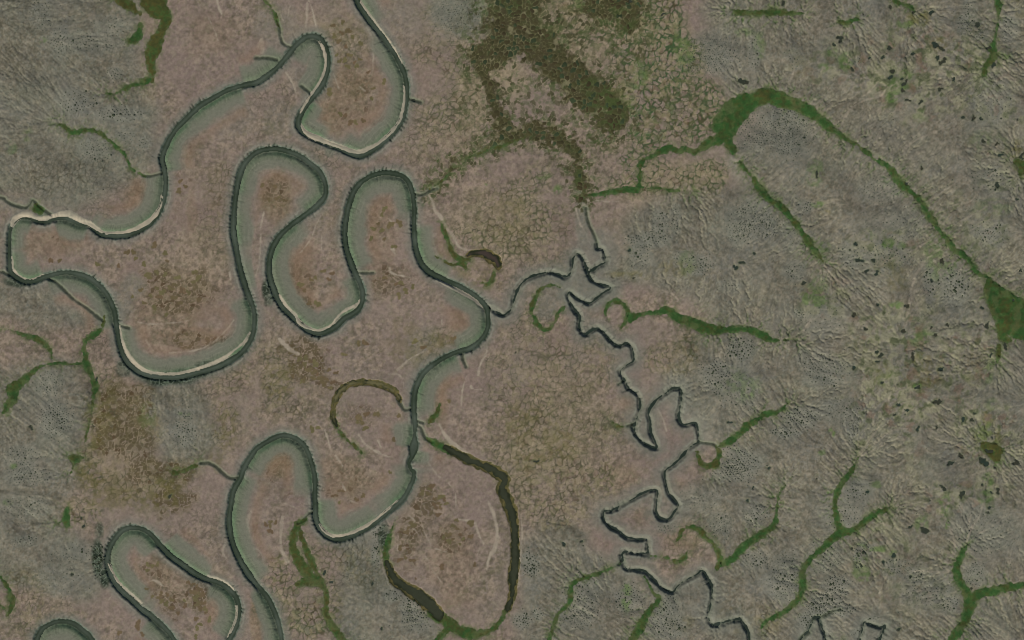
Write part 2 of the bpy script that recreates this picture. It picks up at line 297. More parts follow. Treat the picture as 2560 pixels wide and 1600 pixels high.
# green sedge swales: label, paths with half widths, colour mix (0 = deep green, 1 = olive)
swales = [
 ("rusty olive bog patch just above the largest dark pond of the eastern ridge", [Q('32', (2040,1180,40), (2110,1230,60), (2150,1290,50)), Q('32', (2130,1180,30), (2180,1240,36))], 1.0),
 ("rusty green bog patch at the eastern edge below the thin green thread", [Q('31', (2360,20,40), (2400,70,40), (2380,140,24))], .95),
 ("dark thin channel draining the brown marsh southwest into the river", [Q('20', (120,1290,14)) + Q('10', (2419,1340,20), (2330,1380,22), (2230,1405,18), (2120,1445,12), (2000,1495,9)) + Q('11', (1960,30,11), (1860,75,11), (1825,130,8), (1760,190,6), (1700,240,8), (1640,272,8))], .8),
 ("dark green side channel curving from the northern edge to the pear-shaped loop", [Q('10', (10,-120,10), (70,-5,14), (140,70,15), (180,150,14), (205,225,12), (225,280,8))], .6),
 ("faint olive trace of an old channel continuing below the small oxbow", [Q('12', (735,930,10), (755,1000,14), (800,1070,14), (870,1140,12), (940,1200,10), (1000,1260,12))], .85),
 ("olive green strand along the western edge of the southwestern brown polygons", [Q('02', (880,770,10), (870,880,9), (840,990,12), (820,1080,10), (800,1160,8))], .6),
 ("olive tail of sedge joining the southwestern brown polygons to the river gully", [Q('02', (1640,1440,26), (1730,1430,24), (1820,1390,22), (1900,1350,14))], .85),
 ("longest bright green swale arching over the dotted hill and running down to the wedge-shaped meadow", [
   Q('20', (1250,1505,22), (1340,1470,26), (1430,1420,32), (1500,1395,36), (1570,1425,30), (1650,1410,32), (1720,1440,26), (1800,1395,36), (1870,1345,50), (1960,1310,65), (2030,1240,75), (2090,1140,80), (2170,1050,85), (2270,960,85), (2380,910,80)) + Q('30', (60,925,72), (150,960,68), (280,1000,62), (400,1050,55), (480,1120,48), (560,1190,44), (650,1260,32), (740,1320,26), (840,1375,22), (940,1450,18), (1000,1512,12)) +
   Q('31', (1060,30,14), (1130,80,24), (1190,150,36), (1240,210,36), (1290,265,34), (1360,320,28), (1430,390,28), (1475,470,24), (1525,545,34), (1570,620,28), (1625,690,30), (1695,770,28), (1750,850,30), (1850,915,22), (1920,1000,26), (1990,1080,24), (2070,1110,16)),
   Q('20', (1250,1505,22), (1215,1560,25)) + Q('21', (1210,100,28), (1205,200,28), (1190,280,30), (1100,288,28), (1000,292,24), (900,305,26), (810,320,22), (720,335,18), (680,350,10)),
   Q('20', (2000,1310,40), (2060,1380,40), (2090,1440,30)), Q('21', (1230,255,14), (1330,268,14), (1440,272,12), (1520,290,9), (1620,288,8), (1720,275,8)),
   Q('20', (1930,1220,40), (1960,1120,50), (2040,1040,60), (2120,980,60), (2200,930,50)), Q('20', (2000,1250,70), (2080,1110,80), (2190,1010,80))], .15),
 ("wedge-shaped dark green meadow at the lower end of the longest swale", [Q('31', (2080,1150,40), (2110,1230,80), (2170,1320,130), (2260,1420,170), (2360,1500,190)) + Q('32', (2450,50,150), (2560,120,90)), Q('32', (2190,60,60), (2210,150,50), (2260,190,40)), Q('32', (2180,240,22), (2170,330,18), (2160,400,8))], .35),
 ("straight green swale pointing southeast below the long arching one", [Q('21', (2150,20,18), (2200,90,24), (2270,170,28), (2320,250,40), (2390,340,36)) + Q('31', (30,385,30), (100,430,30), (165,490,34), (225,560,30), (290,640,32), (340,725,30), (385,795,32), (440,870,26), (490,930,18), (535,990,8))], .2),
 ("wavy green swale running east from the two tiny loops beside the winding stream", [Q('21', (1110,1490,45), (1200,1465,20), (1300,1445,18), (1390,1430,26), (1470,1425,40), (1540,1475,40), (1620,1512,45)) + Q('22', (1720,30,55), (1800,70,55), (1900,95,42), (2000,95,34), (2110,85,34), (2220,88,34), (2310,120,34), (2400,170,34)) + Q('32', (40,195,20), (120,190,8), (260,190,5))], .1),
 ("green swale climbing northeast from the hairpin bends of the winding stream", [Q('22', (1950,1192,10), (2010,1172,30), (2080,1130,36), (2150,1072,30), (2210,1005,36), (2290,955,28), (2370,905,28)) + Q('32', (0,885,28), (60,880,28), (120,850,16), (180,790,6))], .0),
 ("small green hook below the hairpin bends of the winding stream", [Q('22', (1925,1190,16), (1950,1250,25), (1950,1310,30), (1920,1365,36), (1860,1385,32), (1800,1370,24), (1765,1310,16), (1750,1250,10))], .4),
 ("Y-shaped green swale flowing down to the stream below the southern hills", [
   Q('23', (2355,1400,12), (2385,1350,18), (2419,1315,18)) + Q('33', (60,1290,22), (150,1240,26), (230,1175,30), (290,1100,36), (315,1030,36), (312,950,30), (330,860,28), (380,770,30), (450,700,30), (530,620,36), (620,540,46), (690,490,52), (780,475,34), (870,415,36), (960,345,36), (1050,295,24), (1150,250,12)),
   Q('33', (675,480,40), (648,400,26), (632,320,24), (625,220,28), (632,130,28), (660,60,26), (700,-5,22)) + Q('32', (760,1450,24), (800,1390,28), (830,1330,14), (850,1290,5))], .1),
 ("thick Y-shaped green swale in the southeast corner", [
   Q('33', (1690,1620,45), (1740,1500,45), (1800,1420,50), (1860,1330,52), (1895,1240,55), (1910,1140,66), (1880,1070,50), (1830,990,44), (1785,890,38), (1785,810,32), (1815,720,26), (1850,650,16), (1880,600,7)),
   Q('33', (1930,1110,60), (2020,1065,42), (2130,1040,44), (2240,1020,42), (2340,1005,34), (2419,985,28), (2550,950,28))], .1),
 ("curved green swale with pale fringes reaching the stream southeast of the ring lake", [Q('23', (1990,790,38), (2070,745,40), (2130,690,34), (2200,620,34), (2280,560,34), (2370,500,34)) + Q('33', (10,465,28), (55,405,28), (75,310,22), (88,210,20), (105,120,14), (160,50,6))], .15),
 ("olive brown ring of sedge where the curved swale meets the stream", [Q('23', (1940,830,24), (1970,770,34), (1955,680,24), (1900,605,22), (1830,540,26), (1755,465,28), (1660,450,24), (1595,490,24), (1560,570,10)), Q('23', (1660,670,14), (1625,740,22), (1560,770,16), (1450,732,14), (1310,715,9))], .8),
 ("slender green swale south of the stream between the ring lake and the dotted slopes", [Q('23', (350,1600,20), (362,1500,22), (395,1390,22), (432,1270,22), (510,1200,20), (555,1120,20), (560,1010,24), (620,950,24), (740,912,18), (850,872,16), (950,830,9), (1030,795,5))], .15),
 ("green swale with a forked tip running to the southern edge below the winding stream", [Q('23', (1090,1620,45), (1140,1500,42), (1200,1410,44), (1260,1295,38), (1330,1200,28), (1390,1115,18), (1345,1080,16), (1310,1020,9), (1250,910,4))], .15),
 ("olive green marsh band crossing the northwestern plain", [Q('00', (1440,-150,130), (1450,-20,140), (1480,80,100), (1560,140,60), (1560,220,50), (1530,300,46), (1470,400,70), (1430,500,70), (1420,600,50), (1435,690,34), (1440,760,24)), Q('00', (1110,-40,40), (1190,30,60), (1260,90,36), (1320,130,18))], .95),
 ("short bright green strip below the northwestern marsh band", [Q('00', (1410,750,22), (1340,780,34), (1260,805,22), (1180,835,26), (1100,885,20), (1000,885,6))], .2),
 ("small green comma beside the northwestern marsh band", [Q('00', (1325,230,18), (1315,310,26), (1285,365,40), (1225,400,12))], .1),
 ("green swale with a forked western tip draining to the western river", [Q('00', (580,1175,22), (640,1220,34), (700,1255,38), (775,1235,26), (850,1230,16), (950,1262,18), (1030,1325,16), (1100,1390,24), (1160,1440,24), (1200,1512,18)) + Q('01', (1235,80,18), (1300,122,12), (1365,152,9))], .35),
 ("branching green swale west of the wide U-shaped river loop", [
   Q('01', (985,1470,8)) + Q('02', (978,10,12), (965,80,18), (900,130,34), (825,180,34), (792,250,30), (808,330,34), (812,400,38), (845,470,26), (880,560,28), (900,640,36), (888,720,18)),
   Q('02', (790,410,22), (700,418,12), (600,410,14), (500,408,16), (410,435,16), (330,480,20), (260,530,32), (190,595,50), (120,660,62), (130,730,44), (70,810,32), (35,880,22)),
   Q('02', (495,395,14), (485,310,18), (430,225,30), (345,180,34), (260,150,28), (180,120,18), (90,92,10), (0,88,7))], .3),
 ("small grassy patch by the southwestern dotted slope", [Q('02', (670,1300,20), (720,1305,44), (770,1295,20)), Q('02', (715,1340,16), (690,1400,14), (665,1450,8))], .5),
 ("green tuft under the southwestern brown polygon field", [Q('03', (635,260,14), (625,330,34), (625,390,46), (660,430,20)), Q('03', (600,390,14), (560,400,8))], .15),
 ("green strip touching the western edge above the southwestern small loop", [Q('03', (-100,880,12), (0,920,10), (70,1010,16), (105,1100,32), (115,1170,28), (85,1250,14), (60,1290,6)), Q('03', (-10,1170,8), (30,1210,10), (75,1265,10))], .4),
 ("olive branching marsh between the two southern river reaches", [
   Q('13', (470,370,14), (400,415,32), (360,500,40), (355,600,40), (370,700,46), (420,790,56), (480,880,62), (530,950,55), (600,960,50), (640,1030,26), (668,1130,22), (655,1250,20), (700,1350,34), (770,1440,36), (830,1530,34), (900,1620,40)),
   Q('13', (410,500,22), (460,610,22), (500,720,34), (540,820,22), (590,900,26)), Q('13', (540,940,60), (450,960,44), (390,985,24))], .75),
 ("green strip ending at a pale fan near the top of the eastern hills", [Q('20', (2060,90,10), (2150,120,22), (2280,125,26), (2400,120,34)) + Q('30', (60,122,36), (150,122,34), (240,128,30), (330,130,14)), Q('30', (690,212,26), (760,212,24), (850,190,10)), ], .4),
 ("thin green thread with a fat tail near the northeastern corner", [Q('30', (2110,-80,16), (2150,0,20), (2172,50,34), (2172,130,14), (2160,240,10), (2140,340,9), (2122,420,18), (2120,490,46), (2115,560,40), (2050,620,18), (2030,710,12))], .25),
 ("short olive strip at the top edge of the eastern hills", [Q('30', (1160,-60,22), (1200,10,24), (1270,45,22), (1340,72,32), (1385,110,16))], .7),
 ("green curl of sedge on the western side of the two tiny stream loops", [Q('21', (450,1205,7), (400,1182,20), (330,1190,26), (260,1240,24), (205,1330,20), (185,1430,24), (220,1500,20)) + Q('22', (240,45,24), (300,85,24), (360,75,22), (405,20,14)) + Q('21', (440,1440,16), (500,1380,10), (545,1355,6))], .5),
 ("green hooked loop of sedge on the eastern side of the two tiny stream loops", [Q('21', (905,1500,8), (885,1440,18), (905,1370,24), (960,1335,26), (1030,1350,28), (1075,1395,28), (1100,1450,34), (1080,1500,30)) + Q('22', (1065,20,24), (1030,65,12))], .3),
 ("bright green patch in the gully linking the ring lake to the river", [Q('12', (1610,1120,8), (1680,1155,28), (1740,1190,40), (1790,1220,34), (1850,1250,10))], .15),
 ("bright green head of the western arm of the ring lake", [Q('13', (1325,370,4), (1290,440,8), (1268,530,18), (1245,600,28), (1225,670,36), (1225,740,34), (1250,810,26))], .1),
 ("green southern sill of the ring lake", [Q('13', (1640,1260,30), (1740,1300,60), (1850,1370,60), (1960,1440,60), (2080,1460,50), (2200,1435,36), (2290,1360,30), (2350,1270,20), (2395,1150,10)), Q('13', (1800,1420,30), (1740,1480,26), (1690,1530,24))], .3),
 ("small mossy green triangle north of the western sand bar", [Q('01', (335,435,30), (370,470,46), (330,470,44))], .25),
 ("olive sedge chain trailing from the crescent pond toward the river", [Q('11', (1740,590,12), (1790,700,22), (1830,800,22), (1860,880,28), (1930,940,34), (2010,940,24)), Q('11', (1690,905,7), (1770,945,9), (1840,990,12), (1950,975,30), (1990,1020,22)), Q('11', (2250,1050,16), (2240,1110,24), (2190,1170,18), (2140,1160,12))], .8),
 ("olive brown pool of sedge beside the river just above its round pool", [Q('12', (1730,800,12), (1715,870,22), (1670,930,34), (1630,980,16)), ], .95),
 ("green fringe where the winding stream nears the southern hills", [Q('22', (950,960,8), (1000,1000,22), (1050,1010,10))], .5),
]

# isolated dark ponds on the hills: position, semi-axes (m), tilt (degrees)
ponds = []
def add_ponds(sheet, L):
    for p in L:
        (x, y), = Q(sheet, p[:2])
        ponds.append((x, y, p[2] * .2646, p[3] * .2646, p[4] if len(p) > 4 else 0))
add_ponds('30', [(620,425,18,14), (672,355,24,20), (678,395,16,26), (790,655,14,20,20), (1140,455,24,34,30), (1112,512,16,14), (1082,545,20,14,30), (1165,682,30,17,35), (1150,735,22,16,35), (1270,802,28,16,15), (1302,770,17,15), (1268,860,24,22), (1322,955,28,14,-10), (1432,967,24,18,30), (1572,435,44,26,-15), (1640,468,36,20,-30), (1590,550,26,34,25), (1652,582,26,32), (1612,605,18,16), (1362,512,24,16,25), (1622,845,30,14,20), (1742,758,15,22), (1975,240,26,24,30), (2078,455,28,20,30), (2122,620,20,30), (1932,1122,22,22,-40), (2003,1125,18,18), (2030,1340,26,22,-30), (2150,1366,18,14), (898,138,18,16), (1155,70,12,22), (1376,112,18,18), (1540,125,20,26,-30), (135,40,12,22,-25), (950,552,12,11), (1828,1112,16,12), (2345,1130,22,12), (2390,1478,20,34,-30), (2195,1465,24,10), (1257,752,13,10)])
add_ponds('31', [(458,150,10,36), (820,795,26,24), (925,1047,26,20), (1015,1070,20,28), (1540,1142,24,24), (1635,965,18,44,15), (335,1162,24,20), (990,950,20,13), (1022,1362,18,14), (1292,1378,26,24), (805,1462,20,28), (2160,245,36,18,-10), (1440,78,14,22), (1302,222,18,13), (2380,1040,13,12), (2310,1322,14,14), (2010,1395,18,24), (840,950,20,10), (885,955,16,12), (2340,375,18,16)])
add_ponds('32', [(1265,102,20,26,25), (1530,75,18,18), (1572,140,32,14), (908,82,28,22), (1022,300,22,20), (1060,330,24,20), (1355,325,24,40), (1622,460,28,15,-15), (803,452,12,20), (1408,632,30,16), (1690,50,16,22,30), (2058,50,18,46,-15), (2102,322,16,36,10), (2240,262,14,36,15), (1070,590,20,12,30), (1590,768,40,22,10), (1705,1352,44,18,10), (1815,1282,20,28,40), (2035,1335,64,44,-25), (2085,1240,44,36,-15), (2335,1350,56,16), (1835,938,14,22), (1920,942,16,22), (1943,885,12,12), (1402,1022,16,24,-20), (1585,1012,14,28), (1033,390,18,14), (12,1392,26,16), (2140,1390,26,12), (458,1492,12,22), (1190,893,16,18), (1235,802,40,14), (1305,850,26,14,35), (1288,885,10,14)])
add_ponds('33', [(1822,130,28,40), (2168,105,22,34), (2110,118,20,18), (1645,70,36,20,-40), (2088,258,24,16), (2072,298,20,12), (1468,470,42,52,15), (1338,435,20,18), (1182,702,26,26), (1086,782,14,24), (2020,42,14,20), (930,105,18,12), (1228,1410,22,14), (1920,1022,14,14), (1335,902,14,11), (1520,190,12,10), (790,638,16,12)])
add_ponds('20', [(2170,765,66,26,-10), (2225,780,24,26), (1425,132,36,14,15), (1210,1098,12,20), (1118,12,24,20)])
add_ponds('21', [(1147,1115,20,13), (1108,852,16,13), (2105,1015,34,24), (2178,965,26,18), (2286,886,16,16)])
add_ponds('23', [(2275,80,20,22), (488,602,18,22), (2222,185,12,18), (650,578,20,14)])
add_ponds('02', [(912,562,14,32,-10), (295,1012,26,12,-50), (890,1005,24,12,-40)])
add_ponds('03', [(797,430,20,14), (770,362,16,14), (685,887,14,12), (1605,150,12,22)])
add_ponds('13', [(1183,1405,18,16), (650,872,12,22,-35), (716,962,18,10), (1102,978,10,18)])
add_ponds('10', [(1490,945,32,16,-10)])
add_ponds('22', [(2055,965,30,12), (235,1335,30,16), (40,300,12,14)])

# brown peat patches between the pale cracks: sheet, (x, y, semi-axis, semi-axis)
peat = []
def add_peat(sheet, L):
    for p in L:
        (x, y), = Q(sheet, p[:2])
        peat.append((x, y, p[2] * .2646, p[3] * .2646))
add_peat('03', [(1395,800,16,20), (1440,812,16,22), (1485,800,18,22), (1390,855,28,14), (1780,970,18,18), (1825,985,18,18), (1860,1000,14,16), (1872,1030,38,20), (1828,1062,34,24), (1912,1085,22,30), (1848,1115,36,28), (1882,1072,16,14), (1918,1162,28,22), (1868,1172,24,22), (1893,1212,26,22), (1937,1220,24,28), (1945,1252,16,16), (1520,1080,16,24), (1582,1085,18,18), (1500,1112,18,16), (1530,1142,18,24), (1570,1168,28,22), (1620,1130,22,18), (1622,1210,24,24), (1750,1190,18,24), (1682,1260,18,14), (1742,1138,14,18), (1855,1312,18,24), (1980,1320,16,26), (1862,1400,16,22), (1892,1362,20,16), (1128,1445,20,22), (1300,1370,26,40), (1345,1460,18,22), (1390,1030,18,12), (1440,1100,14,14), (1850,1480,16,20)])
add_peat('13', [(93,420,16,22), (140,395,18,16), (187,402,16,20), (135,432,14,14), (138,482,26,22), (1662,60,24,30), (1570,122,22,24), (1625,130,34,16), (1690,180,18,20), (1748,158,32,20), (1778,182,18,18), (1680,230,14,16), (1720,222,18,14), (1800,222,24,12), (1702,265,24,14), (1742,262,16,16), (1720,330,22,20), (1012,150,22,18), (950,186,24,16), (808,102,30,12), (735,148,30,12), (790,212,14,14), (1480,425,34,26), (1424,492,24,24), (1440,452,16,14), (2030,412,38,24), (1862,432,22,16), (1818,520,28,22), (1770,545,16,20), (1826,582,26,20), (1930,516,14,16), (1862,560,14,14), (1360,645,18,24), (1412,735,16,16), (1478,760,28,14), (1355,756,24,18), (1756,820,24,24), (1902,460,18,14), (2030,535,22,22), (1960,555,16,14), (1928,605,14,12), (1640,85,16,16), (1745,235,12,14), (2065,800,16,18), (1510,930,10,10), (1895,380,18,18)])
add_peat('12', [(410,372,22,24), (470,352,24,22), (560,412,28,34), (500,470,26,24), (552,490,28,22), (460,422,26,20), (520,390,24,18), (608,550,28,22), (580,512,16,18), (640,600,34,26), (662,560,24,18), (720,590,22,18), (450,572,20,18), (540,552,26,16), (700,640,20,16), (430,580,14,18), (970,222,18,24), (1030,216,26,24), (1866,175,24,20), (1502,200,28,22), (1822,765,20,16), (970,920,28,30), (1042,890,26,22), (960,962,20,18), (1002,972,20,18), (1142,890,26,24), (1030,1022,28,20), (1300,1130,16,18), (1266,1440,16,16), (760,500,20,16), (690,470,20,16), (345,530,20,18), (830,325,24,14), (1580,260,24,16), (1350,905,22,16), (530,1030,20,30), (585,1018,18,14)])
add_peat('11', [(1215,460,24,24), (1190,516,18,18), (1106,650,24,18), (1155,602,14,14), (1270,612,36,26), (1362,602,24,26), (1340,580,16,20), (1212,745,14,18), (1188,662,28,18), (1415,1236,24,28), (1366,1160,22,22), (1322,1172,20,18), (1482,1200,16,22), (1350,1282,16,34), (1306,818,26,16), (430,1182,28,20), (456,1232,20,16), (520,1132,20,16), (720,1070,22,16), (60,240,20,18), (120,372,18,18), (270,380,22,16), (200,362,24,18), (500,1352,30,18), (580,1360,34,24), (1216,1112,20,18), (400,1170,18,14), (560,1110,18,16), (690,1130,22,16), (640,1050,22,16), (1090,740,20,20), (180,250,24,16)])
add_peat('01', [(1612,1210,24,26), (1532,1250,30,24), (1710,1232,18,26), (1742,1232,14,24), (1500,1290,28,20), (1702,200,20,20), (1692,290,26,22), (1752,250,18,16), (1842,1060,26,26), (1872,1112,28,26), (1400,1092,42,28), (920,985,22,20), (1200,872,26,24), (1460,802,26,28), (1458,1392,20,24), (480,950,20,22), (560,952,18,18), (1560,880,26,20), (1780,1250,20,22), (1650,1180,22,20), (1572,1462,18,18), (1120,1000,18,18), (1260,870,20,24), (1680,1110,26,18), (1560,1080,22,20), (1480,1060,26,20), (1640,1300,26,20), (1330,1230,20,18), (1250,1290,16,14), (1480,1210,22,16), (1700,1350,20,18), (1880,1320,24,20), (1360,985,22,22), (1580,955,18,14), (1830,1150,20,16), (1280,930,22,14), (1420,1280,22,16), (1360,1350,20,16)])
add_peat('10', [(790,577,18,20), (840,567,22,22), (872,630,26,18), (950,622,18,24), (930,590,14,16), (692,870,26,34), (800,1080,16,22), (842,1092,16,22), (892,1155,24,24), (940,1156,20,20), (1015,1140,20,22), (1110,835,20,14), (1210,770,18,26), (1092,930,16,14), (880,520,24,16), (1060,680,16,14), (740,340,20,20), (810,310,24,18), (870,290,26,26), (780,390,22,20), (850,440,18,16), (990,410,18,22), (730,240,20,14), (820,210,20,18), (910,350,18,16), (980,560,18,14), (760,520,16,14)])

# pale scroll lines: path with half widths
scars = [Q('10', (1045,260,5), (1090,340,8), (1105,430,8), (1108,520,6), (1105,620,6), (1095,705,5)), Q('10', (500,0,10), (535,100,8), (560,220,7), (590,300,5)), Q('10', (485,40,22), (480,150,16), (470,260,6)), Q('10', (30,440,24), (55,380,20), (60,500,18)), Q('10', (280,680,5), (330,760,8), (370,850,8), (380,960,6), (370,1060,5)), Q('10', (730,690,8), (770,800,6), (790,860,5)), Q('10', (970,810,5), (1030,860,4)), Q('10', (220,100,10), (260,200,9), (290,190,6), (320,60,5)), Q('00', (2050,0,10), (2070,80,14), (2090,130,8)), Q('00', (1950,130,5), (2000,230,8), (2040,320,8), (2060,380,8)),
 Q('11', (75,490,6), (45,620,7), (45,740,7), (40,860,6), (30,980,7), (0,1090,7)), Q('11', (610,530,5), (560,630,7), (530,720,6), (480,800,5), (410,880,4)), Q('11', (620,720,6), (620,830,5), (640,930,4)), Q('11', (1215,570,6), (1250,550,8), (1285,590,7)), Q('11', (1285,835,12), (1310,880,10), (1330,915,4)), Q('11', (1262,1020,6), (1270,1060,9), (1330,1085,7), (1400,1095,4)), Q('11', (1030,620,4), (1045,700,5), (1050,760,4)), Q('11', (1630,330,10), (1670,400,18), (1690,480,22), (1740,530,20), (1790,620,14), (1850,700,12), (1890,770,12), (1920,820,14), (2000,850,14), (2070,850,8)), Q('11', (1380,1100,4), (1460,1110,5)),
 Q('12', (970,1080,5), (1020,1160,9), (1100,1220,9), (1190,1270,9), (1290,1300,8)), Q('12', (1150,1140,5), (1180,1200,7)), Q('12', (1990,530,6), (1960,620,8), (1945,720,7), (1940,820,5)), Q('12', (2030,630,16), (2060,655,14), (2120,655,8)), Q('12', (2170,190,6), (2180,300,7), (2120,420,6), (2100,520,5)), Q('12', (1730,980,8), (1770,1060,14), (1830,1140,20), (1920,1210,24), (2000,1270,26), (2060,1300,10)), Q('12', (1880,960,6), (1880,1000,6)), Q('12', (1570,1230,5), (1620,1330,7), (1680,1420,7), (1740,1490,6)), Q('12', (650,1040,5), (680,1130,7), (700,1210,6)), Q('12', (750,1280,5), (820,1380,6)), Q('12', (1250,510,5), (1350,520,6), (1390,590,6), (1390,680,5)), Q('12', (220,180,16), (290,250,24), (350,300,18), (400,320,10)), Q('12', (1340,470,10), (1450,370,10), (1580,300,7)), Q('12', (1755,0,5), (1755,100,4)),
 Q('13', (255,345,10), (240,450,16), (235,560,14), (245,660,12), (270,720,20), (300,770,20)), Q('13', (260,215,6), (330,245,7), (380,270,6)), Q('13', (890,195,5), (960,220,6), (1030,205,6)), Q('13', (810,20,4), (840,100,4)), Q('13', (1450,340,5), (1500,390,6), (1440,440,6), (1500,470,6), (1530,510,4)), Q('13', (1570,430,6), (1600,510,7), (1650,600,6)), Q('13', (1600,720,6), (1650,810,7), (1690,880,6), (1750,960,5)), Q('13', (1910,370,6), (2010,385,9), (2070,410,14), (2090,480,16), (2130,560,10), (2150,600,7)), Q('13', (2110,650,5), (2090,710,5)), Q('13', (2190,200,8), (2240,300,16), (2270,420,20), (2280,540,20), (2260,640,20), (2200,740,16), (2180,850,12)), Q('13', (1820,30,6), (1880,120,6), (1890,230,5), (1905,340,6)), Q('13', (1340,570,5), (1340,660,7)), Q('13', (1700,650,4), (1800,680,4)), Q('13', (0,640,6), (50,700,5), (80,830,5)),
 Q('03', (2130,600,6), (2105,680,12), (2140,740,7)), Q('03', (1390,965,7), (1460,950,10), (1540,1000,5)), Q('03', (1060,1080,8), (1030,1130,8)), Q('03', (2370,300,12), (2340,420,16), (2370,560,12), (2419,700,10)), Q('02', (1300,20,5), (1450,40,6), (1700,20,6), (1800,0,4)), Q('02', (2210,0,8), (2130,100,10), (2000,220,10), (1830,290,10), (1600,310,9)), Q('02', (1380,190,5), (1440,280,6), (1520,330,5)), Q('01', (1075,770,14), (1130,810,10)), Q('01', (2170,1060,7), (2180,1130,6)),
 Q('21', (600,450,6), (640,590,8), (700,700,6), (750,820,5)), Q('21', (720,340,6), (715,440,9), (730,540,6)), Q('21', (790,380,6), (920,395,6), (1000,390,4)), Q('21', (880,730,10), (900,780,5)), Q('21', (1420,1230,14), (1500,1260,20), (1560,1310,20), (1600,1370,10)), Q('21', (1150,1390,8), (1230,1390,10), (1300,1410,6)), Q('21', (870,1040,5), (890,1110,5)), Q('22', (1370,830,10), (1410,900,26), (1440,980,24), (1460,1050,14)), Q('22', (1450,880,6), (1500,960,5)), Q('22', (1970,1210,12), (1980,1280,10), (1960,1350,6)), Q('23', (1190,1000,7), (1270,1060,12), (1350,1115,10)), Q('23', (1100,880,10), (1130,940,12)), Q('23', (85,330,10), (95,480,10), (90,640,10), (70,820,10), (60,1000,9)), Q('13', (1185,480,9), (1182,640,10), (1190,780,10), (1220,880,10), (1290,970,10), (1390,1040,10), (1480,1100,10), (1560,1190,10), (1650,1290,10), (1740,1390,10)), Q('31', (530,1000,12), (600,1090,9), (700,1180,7), (760,1240,6)), Q('31', (590,1150,6), (630,1260,6), (680,1340,5)),
 Q('31', (1580,730,7), (1430,810,7), (1330,870,6), (1180,920,6), (1050,1000,5)), Q('31', (1340,1160,7), (1200,1190,7), (1060,1220,6), (980,1240,5)), Q('31', (1600,850,18), (1480,950,20), (1400,1060,24), (1350,1180,28), (1330,1300,26), (1310,1420,20), (1290,1500,12)), Q('32', (1300,0,16), (1280,70,8)), Q('32', (400,0,34), (340,90,30), (250,150,24), (150,185,16)), Q('32', (240,200,12), (330,240,12), (410,300,10), (420,400,8)), Q('32', (1160,650,12), (1130,760,10)), Q('32', (720,1490,10), (800,1360,24), (870,1260,24), (930,1160,14), (1020,1040,10), (1090,930,7)), Q('32', (870,1290,14), (960,1210,12), (1060,1120,12), (1180,1040,14), (1320,1020,8)), Q('32', (930,1260,7), (1100,1170,6), (1250,1090,5)), Q('32', (850,1200,8), (840,1050,6), (870,950,5)), Q('32', (850,1430,9), (960,1400,8), (1080,1380,6)), Q('30', (690,1180,24), (740,1080,18), (820,980,12), (930,890,10), (1050,760,8)), Q('30', (700,1160,10), (800,1010,18), (920,950,24), (1040,920,18), (1110,850,14), (1190,800,8)), Q('30', (1290,1400,24), (1420,1310,20), (1550,1260,16), (1680,1190,9), (1750,1130,6)), Q('30', (1350,1310,8), (1480,1210,10), (1600,1150,8), (1700,1060,6)), Q('30', (160,850,20), (220,740,16), (260,620,12)), Q('30', (1900,190,10), (1990,160,10), (2080,90,8)), Q('30', (2190,560,12), (2260,680,18), (2320,790,14)), Q('30', (2220,110,12), (2330,160,9), (2419,210,8)), Q('30', (940,1100,9), (1040,1040,12), (1110,990,8)), Q('31', (1640,610,14), (1760,590,12), (1880,540,8), (2060,440,8)), Q('31', (1720,750,8), (1830,690,8), (1940,650,10), (2090,560,6)), Q('31', (1600,330,12), (1740,230,14), (1850,150,10)), Q('31', (1740,430,8), (1900,390,8), (2000,270,8), (2150,70,8)), Q('33', (1860,620,14), (1880,540,24), (1920,440,22), (1990,330,14), (2020,200,8)), Q('33', (1900,560,14), (2010,490,12), (2130,420,10), (2250,310,6)), Q('33', (1760,640,12), (1740,520,18), (1690,430,12)), Q('33', (1880,560,8), (1890,420,7), (1920,250,6), (1900,100,5)), Q('33', (1180,240,14), (1330,230,10), (1480,190,7)), Q('33', (1160,230,14), (1220,150,14), (1260,60,10)), Q('33', (1050,400,6), (1160,440,8), (1260,480,8), (1330,530,5)), Q('33', (1040,1060,14), (1080,960,12), (1140,850,8)), Q('33', (150,120,12), (190,40,10)), Q('33', (1450,770,7), (1570,800,7), (1700,850,7)), Q('33', (1300,850,7), (1480,860,7), (1700,870,7))]

